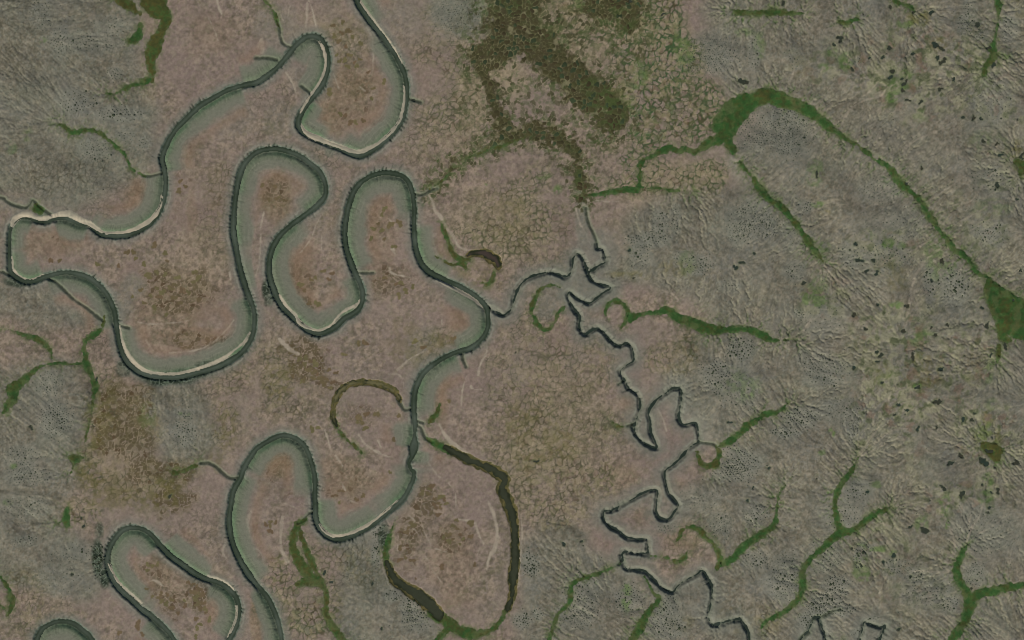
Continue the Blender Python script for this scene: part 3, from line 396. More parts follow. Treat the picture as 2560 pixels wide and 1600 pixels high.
# fields of dark dots (dwarf shrubs): centre, radii, spacing, size
dots = [(200,255,46,32,8.5,1.9), (300,285,62,18,8,2.0), (215,105,92,26,8,1.6), (280,65,52,26,8,1.4), (290,185,24,18,7,1.6), (235,375,52,30,7,1.6), (315,340,22,20,7.5,1.5), (360,355,18,18,8,1.5), (150,105,26,36,8,1.6), (105,40,26,42,9,1.5),
 (125,960,36,32,6,1.5), (140,1045,46,50,6.5,1.7), (60,1150,46,34,7,1.6), (75,1190,62,26,7,1.6), (460,1085,30,42,7,1.8), (460,1035,30,16,8,1.6), (60,1265,62,32,8,1.5), (65,1350,36,15,7,1.8), (190,1380,62,26,9,1.5), (150,1440,62,52,12,1.4), (245,1405,15,52,7,3.0),
 (1145,40,66,62,5.5,1.3), (945,1330,13,26,7,2.2), (940,1380,11,52,6.5,1.8), (985,1490,22,15,6.5,2.4), (1025,1520,26,42,7,2.0), (1050,1550,42,30,7,1.8), (1770,140,82,52,5.8,1.5), (1885,130,16,52,8,1.7), (1880,330,42,62,6.5,1.6),
 (1970,325,62,72,6.3,1.8), (2420,25,16,30,7,1.6), (2415,60,26,26,8,2.0), (2520,70,20,42,8,1.8), (2450,90,20,15,7,1.8), (2485,195,16,10,6,1.6), (1985,150,26,32,9,1.4), (2142,155,15,10,7,1.6), (1650,560,22,36,7.5,2.0), (1625,600,56,20,7.5,2.1), (1595,640,32,32,8.5,1.8), (1745,660,36,26,7,2.0), (1865,555,52,46,6.5,1.7), (1690,545,15,42,7,1.6), (1700,645,22,15,8,1.7), (1850,585,32,30,7,1.7), (1915,560,13,42,7,2.0), (1820,715,26,22,8,1.5),
 (2012,515,23,18,6,1.8), (1928,565,18,26,7,2.0), (1985,680,26,26,7,1.9), (1975,580,26,52,9,1.4), (2320,715,15,52,9,2.5), (2380,715,36,42,8.5,2.4), (2470,585,52,30,8,1.8), (2225,640,62,42,9,1.8), (2130,640,32,32,9,1.8), (2475,440,62,42,10,1.7), (1997,783,16,15,7,1.8), (2200,475,62,42,9,1.4),
 (1850,873,36,32,7,2.3), (1785,940,42,46,7.5,2.0), (1850,980,52,62,9.5,1.6), (1845,1155,56,36,6.6,2.0), (1840,1180,52,26,6.5,1.9), (2000,1045,46,26,7,2.3), (1960,1080,36,15,6.5,2.3), (2065,930,62,36,8.5,2.0), (2105,1030,52,32,8.5,1.8), (2030,900,52,26,9,1.6), (2130,1065,20,42,8,1.7),
 (1325,1405,20,32,7.5,2.2), (1330,1425,20,15,6.5,2.2), (1305,1550,24,22,6.5,2.2), (1345,1535,16,15,7,2.0), (1570,1500,42,42,7.5,1.9), (1450,1500,52,62,7.5,1.6), (1440,1545,52,30,6.8,1.7), (1665,1530,42,46,7.5,1.8), (1665,1570,52,26,7.5,1.8), (1665,1320,32,15,6.5,1.4), (1805,1315,30,30,6.5,1.7), (1890,1285,32,32,7,1.7), (1890,1400,36,26,7,1.8), (1745,1245,52,32,8,1.3),
 (2145,1395,16,32,7,2.4), (2160,1370,26,22,8,1.9), (2090,1465,36,32,6.8,2.1), (2065,1505,52,26,6.8,2.0), (2040,1520,36,22,7,2.0), (1960,1440,46,62,7.5,1.8), (2065,1390,42,42,8,1.6), (2235,1415,32,26,8,1.9), (2280,1430,32,22,8,1.9), (2370,1510,26,22,7,2.1), (2435,1435,26,32,7,1.8), (2105,1525,32,15,7,2.0), (2015,1550,22,22,7,2.0), (2105,1290,42,42,8,1.7), (2145,1230,32,26,8.5,1.9), (2145,1580,16,15,7,2.0), (2180,1545,13,8,7,2.2), (2315,1480,62,42,9,1.6), (2460,1330,80,60,12,1.6), (2480,250,50,60,12,1.7), (2230,560,90,50,12,1.4), (2060,800,60,40,13,1.5)]
# ------------------------------------------------------------------ the land: fields
w1 = fbm(PX, PY, 18, 3, 11)
w2 = fbm(PX, PY, 7, 2, 21)
big = fbm(PX, PY, 260, 4, 31)
mid = fbm(PX, PY, 70, 4, 41)
fine = fbm(PX, PY, 12, 3, 51)
tiny = rng.uniform(-1, 1, (NY, NX)).astype(F32)
tiny = blur(tiny, 1, 1) * 2.2

# main river: distance to the water's edge, side, smoothed curvature
RP = [spline([p for p in r]) for r in (river_a, river_b, river_c)]
def curvature(p, n=22):
    t = np.gradient(p, axis=0)
    ker = np.ones(2 * n + 1) / (2 * n + 1)
    t = np.stack([np.convolve(np.pad(t[:, k], n, mode='edge'), ker, 'valid') for k in (0, 1)], 1)
    ang = np.unwrap(np.arctan2(t[:, 1], t[:, 0]))
    ds = np.hypot(*np.gradient(p, axis=0).T)
    return np.gradient(ang) / np.maximum(ds, .1)
RIVER_HW = 3.4
rv_curv = np.concatenate([curvature(p[:, :2]) for p in RP]).astype(F32)
rd, rs, rside, rii, rok, rpts = field(RP, 95)
bulge = np.exp(-((PX - 1034) ** 2 / 300 + (PY - 1118) ** 2 / 260)) * 6.5 - np.exp(-((PX - 1037) ** 2 / 400 + (PY - 1086) ** 2 / 260)) * 2.6 - np.exp(-((PX - 1025) ** 2 / 600 + (PY - 1162) ** 2 / 500)) * 2.6
narrow = np.exp(-((PX - 30) ** 2 / 3000 + (PY - 600) ** 2 / 9000)) * 2.6 + np.exp(-((PX - 130) ** 2 / 9000 + (PY - 545) ** 2 / 900)) * 2.2
hw = RIVER_HW + noise(rs, rs * 0, 40, 5) * 1.0 + bulge - narrow
rb = rd - hw + w2 * .55                       # > 0 on land
inner = np.where(rok, np.clip(rv_curv[rii] * rside / .0027, -1, 1), 0).astype(F32)
inner = blur(inner, 3, 1)
outer = np.clip(-inner, 0, 1)
inn = np.clip(inner, 0, 1)
near = rok.astype(F32)

# winding stream and gullies
SP = [spline(p) for p in (stream_a, stream_b, stream_c, stream_d)]
sd_, s_s, s_side, s_ii, s_ok, s_pts = field(SP, 60)
sb = sd_ + w1 * 1.8 + w2 * .6
GP = [spline(p) for p in gullies]
gd, g_s, g_side, g_ii, g_ok, g_pts = field(GP, 30)
gb = gd + w1 * 1.1 + w2 * .8

N9 = fbm(PX, PY, 9, 3, 300)
N24 = fbm(PX, PY, 26, 2, 304)

def strip_mask(paths, rag=1.0, reach=14, seed=0):
    """0..1 mask of strips with half widths in column 2; 0.5 on the outline"""
    P = [spline(p, 1.6) for p in paths]
    hwm = max(float(p[:, 2].max()) for p in P)
    n1 = np.roll(N9, (37 * seed, 91 * seed), (0, 1))
    d2 = np.full((NY, NX), -1e3, F32)
    for p in P:
        for q in p:
            R = abs(q[2]) + reach
            i0, i1 = max(0, int((q[0] - R - X0) / D)), min(NX, int((q[0] + R - X0) / D) + 2)
            j0, j1 = max(0, int((q[1] - R - Y0) / D)), min(NY, int((q[1] + R - Y0) / D) + 2)
            if i1 <= i0 or j1 <= j0:
                continue
            dd = F32(q[2]) - np.hypot(gx[None, i0:i1] - F32(q[0]), gy[j0:j1, None] - F32(q[1]))
            w = d2[j0:j1, i0:i1]
            np.maximum(w, dd, out=w)
    s = d2 + (n1 * rag + np.roll(w2, (37 * seed, 91 * seed), (0, 1)) * rag * .45 + np.roll(N24, (37 * seed, 91 * seed), (0, 1)) * rag * .8) * np.where(d2 > -reach, 1, 0)
    return s                                   # signed: > 0 inside (metres)

swale_s = [strip_mask([[(x, y, max(h * .96 - .5, .9)) for (x, y, h) in p] for p in paths], rag=2.9, seed=k, reach=64) for k, (lab, paths, mixv) in enumerate(swales)]
sw_all = np.max(np.stack(swale_s), axis=0)
sw_arg = np.argmax(np.stack(swale_s), axis=0)
sw_mix = np.array([m for _, _, m in swales], F32)[sw_arg]
bar_s = [strip_mask([p], rag=1.1, seed=40 + k) for k, (lab, p) in enumerate(bars)]
lake_s = [strip_mask([[(x, y, h * 1.02) for (x, y, h) in q] for q in l[3]], rag=1.9, seed=60 + k) for k, l in enumerate(lakes)]
bar_all = np.max(np.stack(bar_s), axis=0)
lake_all = np.max(np.stack(lake_s), axis=0)

def ellipse_s(L, rag, seed, grow=1.0, p4=2.0):
    """signed outline of scattered small patches with lumpy outlines; also index of the nearest patch"""
    s = np.full((NY, NX), -1e3, F32)
    ident = np.full((NY, NX), -1, np.int32)
    for k, q in enumerate(L):
        cx, cy, rx, ry = q[0], q[1], max(q[2] * grow, 1.8), max(q[3] * grow, 1.8)
        t = math.radians(q[4]) if len(q) > 4 else 0
        R = max(rx, ry) + 8
        i0, i1 = max(0, int((cx - R - X0) / D)), min(NX, int((cx + R - X0) / D) + 2)
        j0, j1 = max(0, int((cy - R - Y0) / D)), min(NY, int((cy + R - Y0) / D) + 2)
        if i1 <= i0 or j1 <= j0:
            continue
        dx, dy = gx[None, i0:i1] - cx, gy[j0:j1, None] - cy
        u, v = dx * math.cos(t) - dy * math.sin(t), dx * math.sin(t) + dy * math.cos(t)
        th = np.arctan2(v, u)
        r = (np.abs(u / rx) ** p4 + np.abs(v / ry) ** p4) ** (1 / p4)
        lump = 1 + .24 * np.sin(2 * th + k * 1.7) + .17 * np.sin(3 * th + k * 2.9) + .12 * np.sin(5 * th + k)
        val = ((lump - r) * min(rx, ry) + w2[j0:j1, i0:i1] * rag).astype(F32)
        m = val > s[j0:j1, i0:i1]
        s[j0:j1, i0:i1][m] = val[m]
        ident[j0:j1, i0:i1][m] = k
    return s, ident

pond_s, pond_id = ellipse_s(ponds, 1.7, 70, grow=.73)
peat_s, peat_id = ellipse_s(peat, .7, 71, p4=2.6)

# regions
hills = polymask([
    [(1830,-250),(1765,40),(1740,140),(1800,230),(1900,290),(1865,330),(1835,420),(1870,470),(1700,480),(1640,490),(1560,520),(1545,580),(1530,640),(1530,720),(1600,705),(1680,715),(1720,745),(1790,800),(1740,850),(1700,900),(1640,930),(1670,985),(1730,1050),(1760,1110),(1830,1130),(1760,1180),(1730,1240),(1690,1290),(1800,1380),(1780,1420),(1700,1460),(1660,1480),(1560,1440),(1540,1450),(1540,1500),(1640,1560),(1790,1600),(1780,1850),(2900,1850),(2900,-250)],
    [(-250,-250),(320,-250),(345,40),(352,140),(372,260),(395,320),(400,390),(350,430),(250,490),(140,520),(80,500),(0,480),(-250,480)],
    [(-250,840),(40,920),(110,900),(180,900),(225,930),(235,1000),(215,1080),(195,1160),(160,1240),(165,1310),(240,1370),(260,1440),(270,1480),(180,1500),(0,1460),(-250,1500)],
    [(-250,700),(60,690),(160,760),(230,800),(180,830),(40,800),(-250,810)],
    [(360,960),(480,940),(530,1000),(545,1080),(520,1150),(440,1190),(400,1130),(370,1050)],
    [(860,1330),(940,1330),(960,1420),(1020,1490),(1090,1580),(1060,1850),(850,1850),(840,1560),(850,1440)],
    [(1310,1330),(1400,1290),(1480,1370),(1530,1400),(1560,1440),(1640,1560),(1780,1600),(1700,1850),(1250,1850),(1300,1500)],
    [(1090,-250),(1250,-250),(1245,60),(1160,115),(1080,75)]], soft=7, warp=22)
H_E = hills * ss(1250, 1500, PX)              # the eastern hills
soft_grey = blobs([(1440,720,110,60,1),(1365,760,40,40,.9),(1600,1060,60,60,.4),(700,300,40,50,.5),(1060,900,60,90,.5),(330,720,40,40,.7),(280,770,60,50,.8),(1000,60,60,60,.3),(700,60,60,70,.5),(1490,1260,70,60,.4),(1600,1390,60,40,.3),(1510,640,40,70,.5),(1455,540,18,80,.9),(40,510,60,30,.8),(760,200,60,40,.5),(580,300,60,60,.4)], .3, 52)
pinkish = blobs([(510,150,110,140,.8),(560,560,80,80,.6),(420,60,60,60,.6),(900,1040,60,50,.7),(1290,420,70,60,.9),(1000,970,90,60,.6),(790,930,60,60,.5),(1180,980,60,60,.7),(800,890,120,60,.6),(1600,880,60,40,.6),(1560,970,40,60,.7),(1600,1330,90,50,.7),(1680,1090,40,50,.7),(1620,1190,60,60,.8),(1600,1520,30,40,.8),(1420,450,50,60,.6),(1400,560,50,90,.6),(1560,720,80,30,.8),(980,700,60,60,.6),(1760,880,30,20,.5),(1180,1300,90,140,.5),(1140,960,40,40,.6),(1530,100,60,60,.5),(1700,50,60,50,.8),(1500,180,60,30,.6),(1350,280,60,50,.8),(1660,380,60,30,.6),(1570,290,50,60,.6),(740,1250,40,80,.6),(590,1300,20,120,.5)], .3, 53)
orange = blobs([(690,490,45,70,.8),(740,690,55,90,.8),(730,740,50,40,.8),(960,600,45,110,.6),(880,560,30,60,.4),(860,235,90,80,.8),(880,290,90,50,.7),(480,520,16,60,.5),(350,490,50,40,.9),(470,760,120,70,.7),(430,820,90,40,.6),(120,600,70,50,.7),(480,830,90,20,.9),(1155,820,45,60,.6),(1100,960,25,110,.8),(700,1150,50,70,.8),(600,1270,15,80,.6),(870,1200,70,60,.7),(430,1430,70,60,.7),(540,1500,30,70,.7),(1130,1400,70,110,.6),(630,1100,.1,.1,0),(1680,1230,50,30,.5),(1590,1010,40,25,.7),(1700,1340,60,40,.6),(1620,1290,30,20,.4),(1130,1230,.1,.1,0),(640,1550,14,60,.8),(520,90,60,60,.3),(2090,160,80,40,.25),(2240,960,50,60,.6),(2330,830,40,50,.5),(2480,1090,70,50,.5),(2300,200,60,90,.4),(1560,1190,40,30,.6)], .35, 54)
tan = blobs([(1230,150,50,70,.9),(1180,250,60,80,.9),(1400,60,120,60,.8),(1440,150,80,40,1),(1280,200,40,60,.9),(1480,130,50,40,1),(1400,20,60,30,.8),(1640,80,70,60,.7),(1540,60,80,50,.7),(1300,90,40,40,.6),(1230,560,110,90,.6),(1270,600,70,60,.6),(290,1080,90,110,.6),(330,1190,100,60,.7),(1400,1020,110,110,.5),(1370,1130,120,80,.7),(1700,440,150,40,.7),(1600,480,60,40,.7),(380,30,40,60,.5),(360,220,30,60,.8),(480,670,90,90,.5),(130,1390,.1,.1,0),(820,90,120,70,.35),(1330,30,60,30,.9),(1140,330,90,50,.4),(2350,170,110,60,.6),(2460,160,60,60,.3),(2050,110,60,40,.5),(2440,420,80,40,.4),(2250,1060,80,60,.4),(2350,1150,80,40,.5),(2480,1120,60,50,.8),(2390,1030,60,40,.4),(2300,950,40,40,.6),(1980,1230,40,60,.3),(1560,560,40,30,.6),(1680,1520,.1,.1,0),(1880,1560,60,40,.4),(2060,1180,60,40,.3)], .35, 55)
# crack nets: green or dark troughs between polygons
net_green = blobs([(1660,60,60,90,1),(1690,150,60,90,1),(1640,210,110,70,1),(1590,160,60,60,.9),(1700,300,90,70,1),(1630,320,70,70,1),(1580,250,60,60,.9),(1760,240,50,40,.8),(1520,60,60,70,.8),(1560,110,50,50,.9),(1470,20,80,40,.9),(1440,90,70,40,.7),(1500,350,50,50,.7),(1600,400,60,40,.7),(1790,300,40,40,.9),(1640,450,120,40,.8),(1760,440,70,40,.7),(1340,440,40,30,.6),(1210,500,40,40,.4),(1300,480,90,50,.6),(1340,540,60,70,.7),(1230,600,100,50,.75),(1380,560,50,60,.5),(1330,900,120,110,.5),(1420,960,70,90,.55),(1300,1000,90,90,.6),(1450,1080,100,70,.6),(1340,1120,130,90,.7),(1440,1200,110,60,.8),(1390,1270,90,50,.8),(1320,1220,50,60,.7),(1150,200,80,120,.55),(1070,130,60,80,.5),(1100,290,90,80,.6),(1180,330,70,60,.5),(1040,350,50,60,.4),(860,110,80,60,.4),(760,1540,80,60,.9),(700,1480,60,90,.7),(820,1500,40,90,.7),(790,1400,70,60,.5),(260,1020,50,90,.8),(360,1040,40,80,.8),(220,1150,40,60,.7),(330,1210,140,50,.7),(200,1280,60,40,.8),(110,1550,90,60,.6),(60,1480,60,60,.4),(590,940,60,70,.5),(560,1060,40,60,.6),(690,930,60,90,.6),(700,1010,70,40,.5),(1080,860,80,50,.5),(540,560,60,90,.35),(560,450,60,60,.4),(1380,640,50,60,.4),(2440,100,60,90,.2),(900,1420,50,60,.4),(840,1400,60,60,.5),(1500,920,40,70,.5),(1490,870,40,40,.5),(1890,1560,60,40,.7),(1840,1540,50,30,.6),(1660,900,70,40,.6),(1720,870,40,40,.7),(1650,1480,.1,.1,0),(1570,1240,.1,.1,0),(1700,1360,60,60,.3)], .4, 56)
net_dark = blobs([(160,430,130,70,.8),(80,470,80,40,.6),(250,510,60,40,.7),(60,40,70,50,.5),(60,150,80,80,.5),(300,470,60,30,.6),(600,450,50,60,.8),(540,440,50,50,.5),(690,240,60,50,.6),(650,250,70,60,.7),(470,330,60,60,.4),(820,420,40,60,.8),(860,480,30,60,.6),(840,390,60,30,.6),(260,870,60,40,.8),(240,850,40,60,.8),(280,930,40,50,.6),(860,1360,70,60,.8),(900,1440,70,40,.8),(820,1440,60,40,.6),(510,870,80,40,.3),(500,960,70,40,.6),(640,830,60,50,.6),(100,860,60,40,.5),(600,1290,.1,.1,0),(480,1330,90,50,.5),(520,1290,60,50,.6),(230,1340,60,40,.5),(1290,640,80,60,.6),(1310,690,60,40,.6),(1280,600,60,40,.4),(1330,810,70,40,.7),(1480,840,50,40,.8),(1440,870,50,30,.6),(1420,1000,60,60,.4),(1290,1300,60,40,.3),(2260,400,.1,.1,0),(130,1530,60,30,.7),(1190,110,60,40,.4),(1010,480,60,30,.4),(1060,560,.1,.1,0)], .4, 57)
marsh_s = strip_mask([
    [(1300,-30,70),(1290,50,62),(1330,100,55),(1370,140,42),(1415,175,44),(1460,220,48),(1510,265,46),(1540,310,28)],
    [(1290,80,50),(1240,115,45),(1212,150,38),(1212,180,24),(1225,215,20),(1238,260,19),(1255,300,18),(1272,330,14)],
    [(1290,325,12),(1330,328,18),(1370,334,20),(1410,352,22),(1432,380,22),(1446,420,18),(1455,460,14),(1460,495,12)],
    [(1285,332,14),(1245,352,13),(1210,376,8),(1175,392,6),(1140,405,6),(1118,430,5),(1095,456,4),(1072,472,3),(1048,484,3)],
    [(1480,20,30),(1560,10,40),(1570,50,30)]], rag=11, seed=90, reach=60)
marsh_s = marsh_s + fbm(PX, PY, 26, 3, 91) * 9 * (marsh_s > -30)
marsh = ss(-7, 7, marsh_s)
olive = blobs([(1290,20,80,40,.7),(1350,60,60,40,.6),(1420,40,60,30,.6),(1490,210,40,40,.8),(1530,240,40,50,.9),(1480,30,40,40,.6),(1570,30,40,50,.7),(1250,320,40,20,.7),(1370,330,40,20,.5),(230,1110,30,50,.8),(250,1030,40,60,.6),(225,1180,50,40,.9),(400,1240,60,50,.8),(440,1200,50,40,.6),(300,1240,80,30,.6),(700,950,40,50,.7),(690,990,18,30,1),(560,1060,30,60,.6),(540,1140,20,40,.5),(840,80,60,50,.3),(1090,860,60,30,.6),(1020,850,60,60,.4),(1180,700,50,50,.5),(1230,690,30,40,.5),(1250,470,.1,.1,0),(1270,540,60,60,.4),(1300,1060,50,60,.5),(1390,1100,40,60,.6),(1330,1150,80,30,.6),(1560,690,60,14,.7),(1690,670,40,20,.5),(2240,700,30,30,.5),(2210,660,30,30,.4),(2060,530,18,10,.8),(2000,160,30,30,.3),(2200,930,30,30,.5),(2320,950,40,40,.7),(2300,900,30,20,.7),(2470,1100,40,30,.7),(2290,50,30,30,.9),(2340,110,20,20,.8),(2540,20,30,30,.5),(2545,380,20,40,.8),(2440,920,30,60,.3),(2550,430,20,20,.6),(2460,1060,22,40,.6),(1700,1560,40,20,.4)], .4, 58)
lush = blobs([(1480,240,30,50,.7),(1560,260,30,30,.6),(1470,10,40,20,.8),(1710,120,30,40,.7),(1600,190,20,40,.6),(1860,80,40,20,.5),(1900,110,20,40,.6),(2110,160,20,30,.7),(2060,170,16,14,.8),(2080,130,14,14,.6),(2260,60,20,14,.8),(2230,240,14,14,.9),(2240,215,30,24,.6),(2260,190,20,14,.7),(2300,290,20,20,.4),(2040,510,26,10,.8),(2035,430,16,40,.5),(2175,590,7,14,1),(2220,610,16,12,.9),(2250,615,14,14,.5),(2240,765,22,12,1),(2350,680,30,30,.5),(2360,660,30,20,.6),(2370,590,18,30,.7),(2330,640,24,30,.6),(2500,520,50,20,.4),(2040,750,40,20,.9),(2050,720,30,30,.5),(2060,620,20,14,.5),(1850,970,40,40,.5),(1870,985,14,10,.8),(2077,1080,10,14,1),(2050,1130,14,12,.8),(2300,845,30,20,.7),(2290,965,12,8,.9),(2310,840,30,14,.6),(2470,930,14,40,.5),(2460,1080,20,30,.6),(2210,950,30,20,.4),(2480,1010,20,20,.4),(2350,1250,20,12,.8),(2365,1310,10,14,1),(2360,1270,12,30,.7),(2460,1240,20,20,.7),(2465,1200,16,20,.7),(2200,1370,24,12,.9),(2230,1380,20,10,.7),(2300,1310,18,20,.7),(2150,1390,14,40,.7),(2160,1440,22,12,.9),(2150,1430,20,16,.6),(1565,1490,14,40,.9),(2450,360,40,30,.3),(2300,560,.1,.1,0),(1720,650,20,30,.4),(2190,1210,20,10,.7),(2090,1600,30,20,.4),(2510,140,26,16,.7),(1220,20,30,20,.3),(2060,1340,.1,.1,0),(370,1040,20,30,.4),(460,1035,22,8,.8),(440,935,50,14,.9),(30,370,16,16,.4),(70,340,16,20,.5),(110,105,16,12,.7),(35,1165,14,12,.9),(15,1255,20,14,.6),(1360,440,20,10,.5),(1395,475,14,14,.9),(1215,460,8,8,.9),(1850,340,.1,.1,0),(2080,1230,16,12,.5),(2540,1180,.1,.1,0)], .5, 59)

# branching rills: water routed down the slopes to the swales, streams and rivers
import heapq
def route():
    h = 2
    hx, hy = PX[::h, ::h], PY[::h, ::h]
    ny, nx = hx.shape
    drain = ((sw_all[::h, ::h] > -1) | (lake_all[::h, ::h] > 0) | (np.where(s_ok, sb, 99)[::h, ::h] < 5) | (np.where(rok, rb, 99)[::h, ::h] < 6))
    src = []
    for _, paths, _ in swales:
        for p in paths:
            src.append(spline(p, 9)[:, :2])
    for p in list(stream_a), list(river_a), list(river_b):
        src.append(spline(p, 14)[:, :2])
    src = np.vstack(src)
    dist = np.full(hx.shape, 1e9, F32)
    R, st = 420, D * h
    for q in src:
        i0, i1 = max(0, int((q[0] - R - X0) / st)), min(nx, int((q[0] + R - X0) / st) + 1)
        j0, j1 = max(0, int((q[1] - R - Y0) / st)), min(ny, int((q[1] + R - Y0) / st) + 1)
        if i1 > i0 and j1 > j0:
            np.minimum(dist[j0:j1, i0:i1], (hx[j0:j1, i0:i1] - F32(q[0])) ** 2 + (hy[j0:j1, i0:i1] - F32(q[1])) ** 2, out=dist[j0:j1, i0:i1])
    dist = np.sqrt(np.minimum(dist, 420.0 ** 2))
    E = 2.0 * dist + 17 * fbm(hx, hy, 90, 3, 501) + 6 * fbm(hx, hy, 26, 2, 505) + rng.standard_normal(hx.shape) * 3.0
    Eb = blur(np.minimum(E, 900), 7, 2)
    E = np.where(drain, -50, E)
    El = E.ravel().tolist()
    done = drain.ravel().tolist()
    par = list(range(ny * nx))
    heap = [(El[k], k) for k in np.nonzero(drain.ravel())[0].tolist()]
    edge = [j * nx + i for j in range(ny) for i in (0, nx - 1)] + [j * nx + i for i in range(nx) for j in (0, ny - 1)]
    for k in edge:
        if not done[k]:
            done[k] = True
            heap.append((El[k] + 60, k))
    heapq.heapify(heap)
    order = []
    nb = [(-1, -1), (-1, 0), (-1, 1), (0, -1), (0, 1), (1, -1), (1, 0), (1, 1)]
    push, pop = heapq.heappush, heapq.heappop
    while heap:
        v, k = pop(heap)
        order.append(k)
        j, i = divmod(k, nx)
        for dj, di in nb:
            b, a_ = j + dj, i + di
            if 0 <= b < ny and 0 <= a_ < nx:
                m = b * nx + a_
                if not done[m]:
                    done[m] = True
                    par[m] = k
                    w = El[m]
                    push(heap, (w if w > v else v + .01, m))
    acc = [1] * (ny * nx)
    for k in reversed(order):
        if par[k] != k:
            acc[par[k]] += acc[k]
    acc = np.array(acc, F32).reshape(ny, nx)
    par = np.array(par).reshape(ny, nx)
    # draw each reach from cell to cell, at the fine raster
    g = np.clip(np.log(acc / 6) / math.log(22), 0, 1) * (~drain)
    fine_g = np.zeros((NY, NX), F32)
    jj, ii = np.nonzero(g > .02)
    pj, pi = np.divmod(par[jj, ii], nx)
    val = g[jj, ii]
    # smoothed positions: each cell leans toward the middle of its inflow and outflow
    for t in (0, .25, .5, .75):
        x, y = (ii + (pi - ii) * t) * h, (jj + (pj - jj) * t) * h
        np.maximum.at(fine_g, (np.clip(np.round(y).astype(int), 0, NY - 1), np.clip(np.round(x).astype(int), 0, NX - 1)), val)
    u = np.clip((PX + w1 * 2.4 + w2 * 1.2 - X0) / D, 0, NX - 1).round().astype(int)
    v = np.clip((PY + np.roll(w1, 77, 1) * 2.4 + np.roll(w2, 55, 0) * 1.2 - Y0) / D, 0, NY - 1).round().astype(int)
    f = fine_g[v, u]
    return .45 * f + .9 * blur(f, 1, 1), blur(f, 3, 2) * 3.0, blur(f, 9, 2) * 3.0, np.minimum(dist[np.clip(np.arange(NY) // 2, 0, ny - 1)][:, np.clip(np.arange(NX) // 2, 0, nx - 1)], 300), Eb[np.clip(np.arange(NY) // 2, 0, ny - 1)][:, np.clip(np.arange(NX) // 2, 0, nx - 1)]
gully_s, gully_w, gully_v, far_d, Eb = route()

# ------------------------------------------------------------------ rill pattern on the hills: noise drawn out down the slope
gE = np.gradient(blur(Eb, 6, 2))
ang = np.arctan2(-gE[0], -gE[1]).astype(F32)
ang = ang + fbm(PX, PY, 24, 2, 84) * .35
vx, vy = np.cos(ang).astype(F32), np.sin(ang).astype(F32)

def lic(src, steps, stride=1.0):
    acc = src.copy()
    gi, gj = np.meshgrid(np.arange(NX, dtype=F32), np.arange(NY, dtype=F32))
    for sg in (1, -1):
        px, py = gi.copy(), gj.copy()
        for k in range(steps):
            ix, iy = np.clip(px + .5, 0, NX - 1).astype(np.int32), np.clip(py + .5, 0, NY - 1).astype(np.int32)
            f = iy * NX + ix
            px += vx.ravel()[f] * (sg * stride)
            py += vy.ravel()[f] * (sg * stride)
            ix, iy = np.clip(px + .5, 0, NX - 1).astype(np.int32), np.clip(py + .5, 0, NY - 1).astype(np.int32)
            acc += src.ravel()[iy * NX + ix] * (1 - .6 * k / steps)
    acc -= acc.mean()
    return acc / acc.std()
n0 = rng.standard_normal((NY, NX)).astype(F32)
rill_f = lic(n0, 6)
n3 = blur(rng.standard_normal((NY, NX)).astype(F32), 1, 2)
n3 -= blur(n3, 9, 1)
rill_c = lic(n3 / n3.std(), 18, 1.2)
rill_c = rill_c - blur(rill_c, 10, 1)
rill_c /= rill_c.std()

# ------------------------------------------------------------------ polygons of the ground
wx, wy = PX + w1 * 3.6 + w2 * .9 + mid * 9, PY + fbm(PX, PY, 18, 3, 15) * 3.6 + np.roll(w2, 50, 0) * .9 + np.roll(mid, 90, 1) * 9
f1a, f2a, ida = worley(wx, wy, 15.0, 101)
f1b, f2b, idb = worley(wx, wy, 10.5, 102)
f1d, f2d, idd = worley(PX + w1 * 2, PY + w2 * 2, 6.8, 103)
edge_a, edge_b = f2a - f1a, f2b - f1b
# ------------------------------------------------------------------ heights
def hsh(k, seed):
    r = np.random.default_rng(seed).uniform(0, 1, 4096).astype(F32)
    return r[(k.astype(np.int64) * 7 + 13) & 4095]

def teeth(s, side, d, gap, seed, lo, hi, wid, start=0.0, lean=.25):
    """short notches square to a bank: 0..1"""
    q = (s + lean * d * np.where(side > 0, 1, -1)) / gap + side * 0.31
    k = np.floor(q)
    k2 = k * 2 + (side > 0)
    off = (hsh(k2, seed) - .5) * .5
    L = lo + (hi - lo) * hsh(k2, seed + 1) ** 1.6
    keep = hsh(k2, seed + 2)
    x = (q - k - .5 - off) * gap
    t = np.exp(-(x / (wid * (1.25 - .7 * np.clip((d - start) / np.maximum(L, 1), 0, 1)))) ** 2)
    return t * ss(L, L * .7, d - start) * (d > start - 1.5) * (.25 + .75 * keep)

rb = np.where(rok, np.maximum(rb, np.minimum(bar_all, 4.0)), rb)
zone = np.clip(.55 + .6 * noise(rs, rs * 0, 70, 33), 0, 1)
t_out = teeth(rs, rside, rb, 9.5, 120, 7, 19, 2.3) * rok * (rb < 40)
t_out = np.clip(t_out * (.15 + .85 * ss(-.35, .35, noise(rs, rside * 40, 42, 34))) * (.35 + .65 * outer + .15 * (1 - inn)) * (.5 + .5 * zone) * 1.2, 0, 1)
t_long = teeth(rs, rside, rb, 31, 140, 9, 34, 1.7) * rok * .8
t_in = teeth(rs, rside, rb, 5.6, 160, 8, 22, 1.2, start=11) * rok * inn
s_teeth = teeth(s_s, s_side, sb, 13, 180, 5, 18, 1.7, start=3) * s_ok * ss(-.2, .5, noise(s_s, s_s * 0, 55, 79))
cut = rok * ss(0, 1, outer)
bank_w = 7.0 + 7.0 * inn + 1.5 * zone
river_t = rok * (1 - ss(0, 1, rb / bank_w))

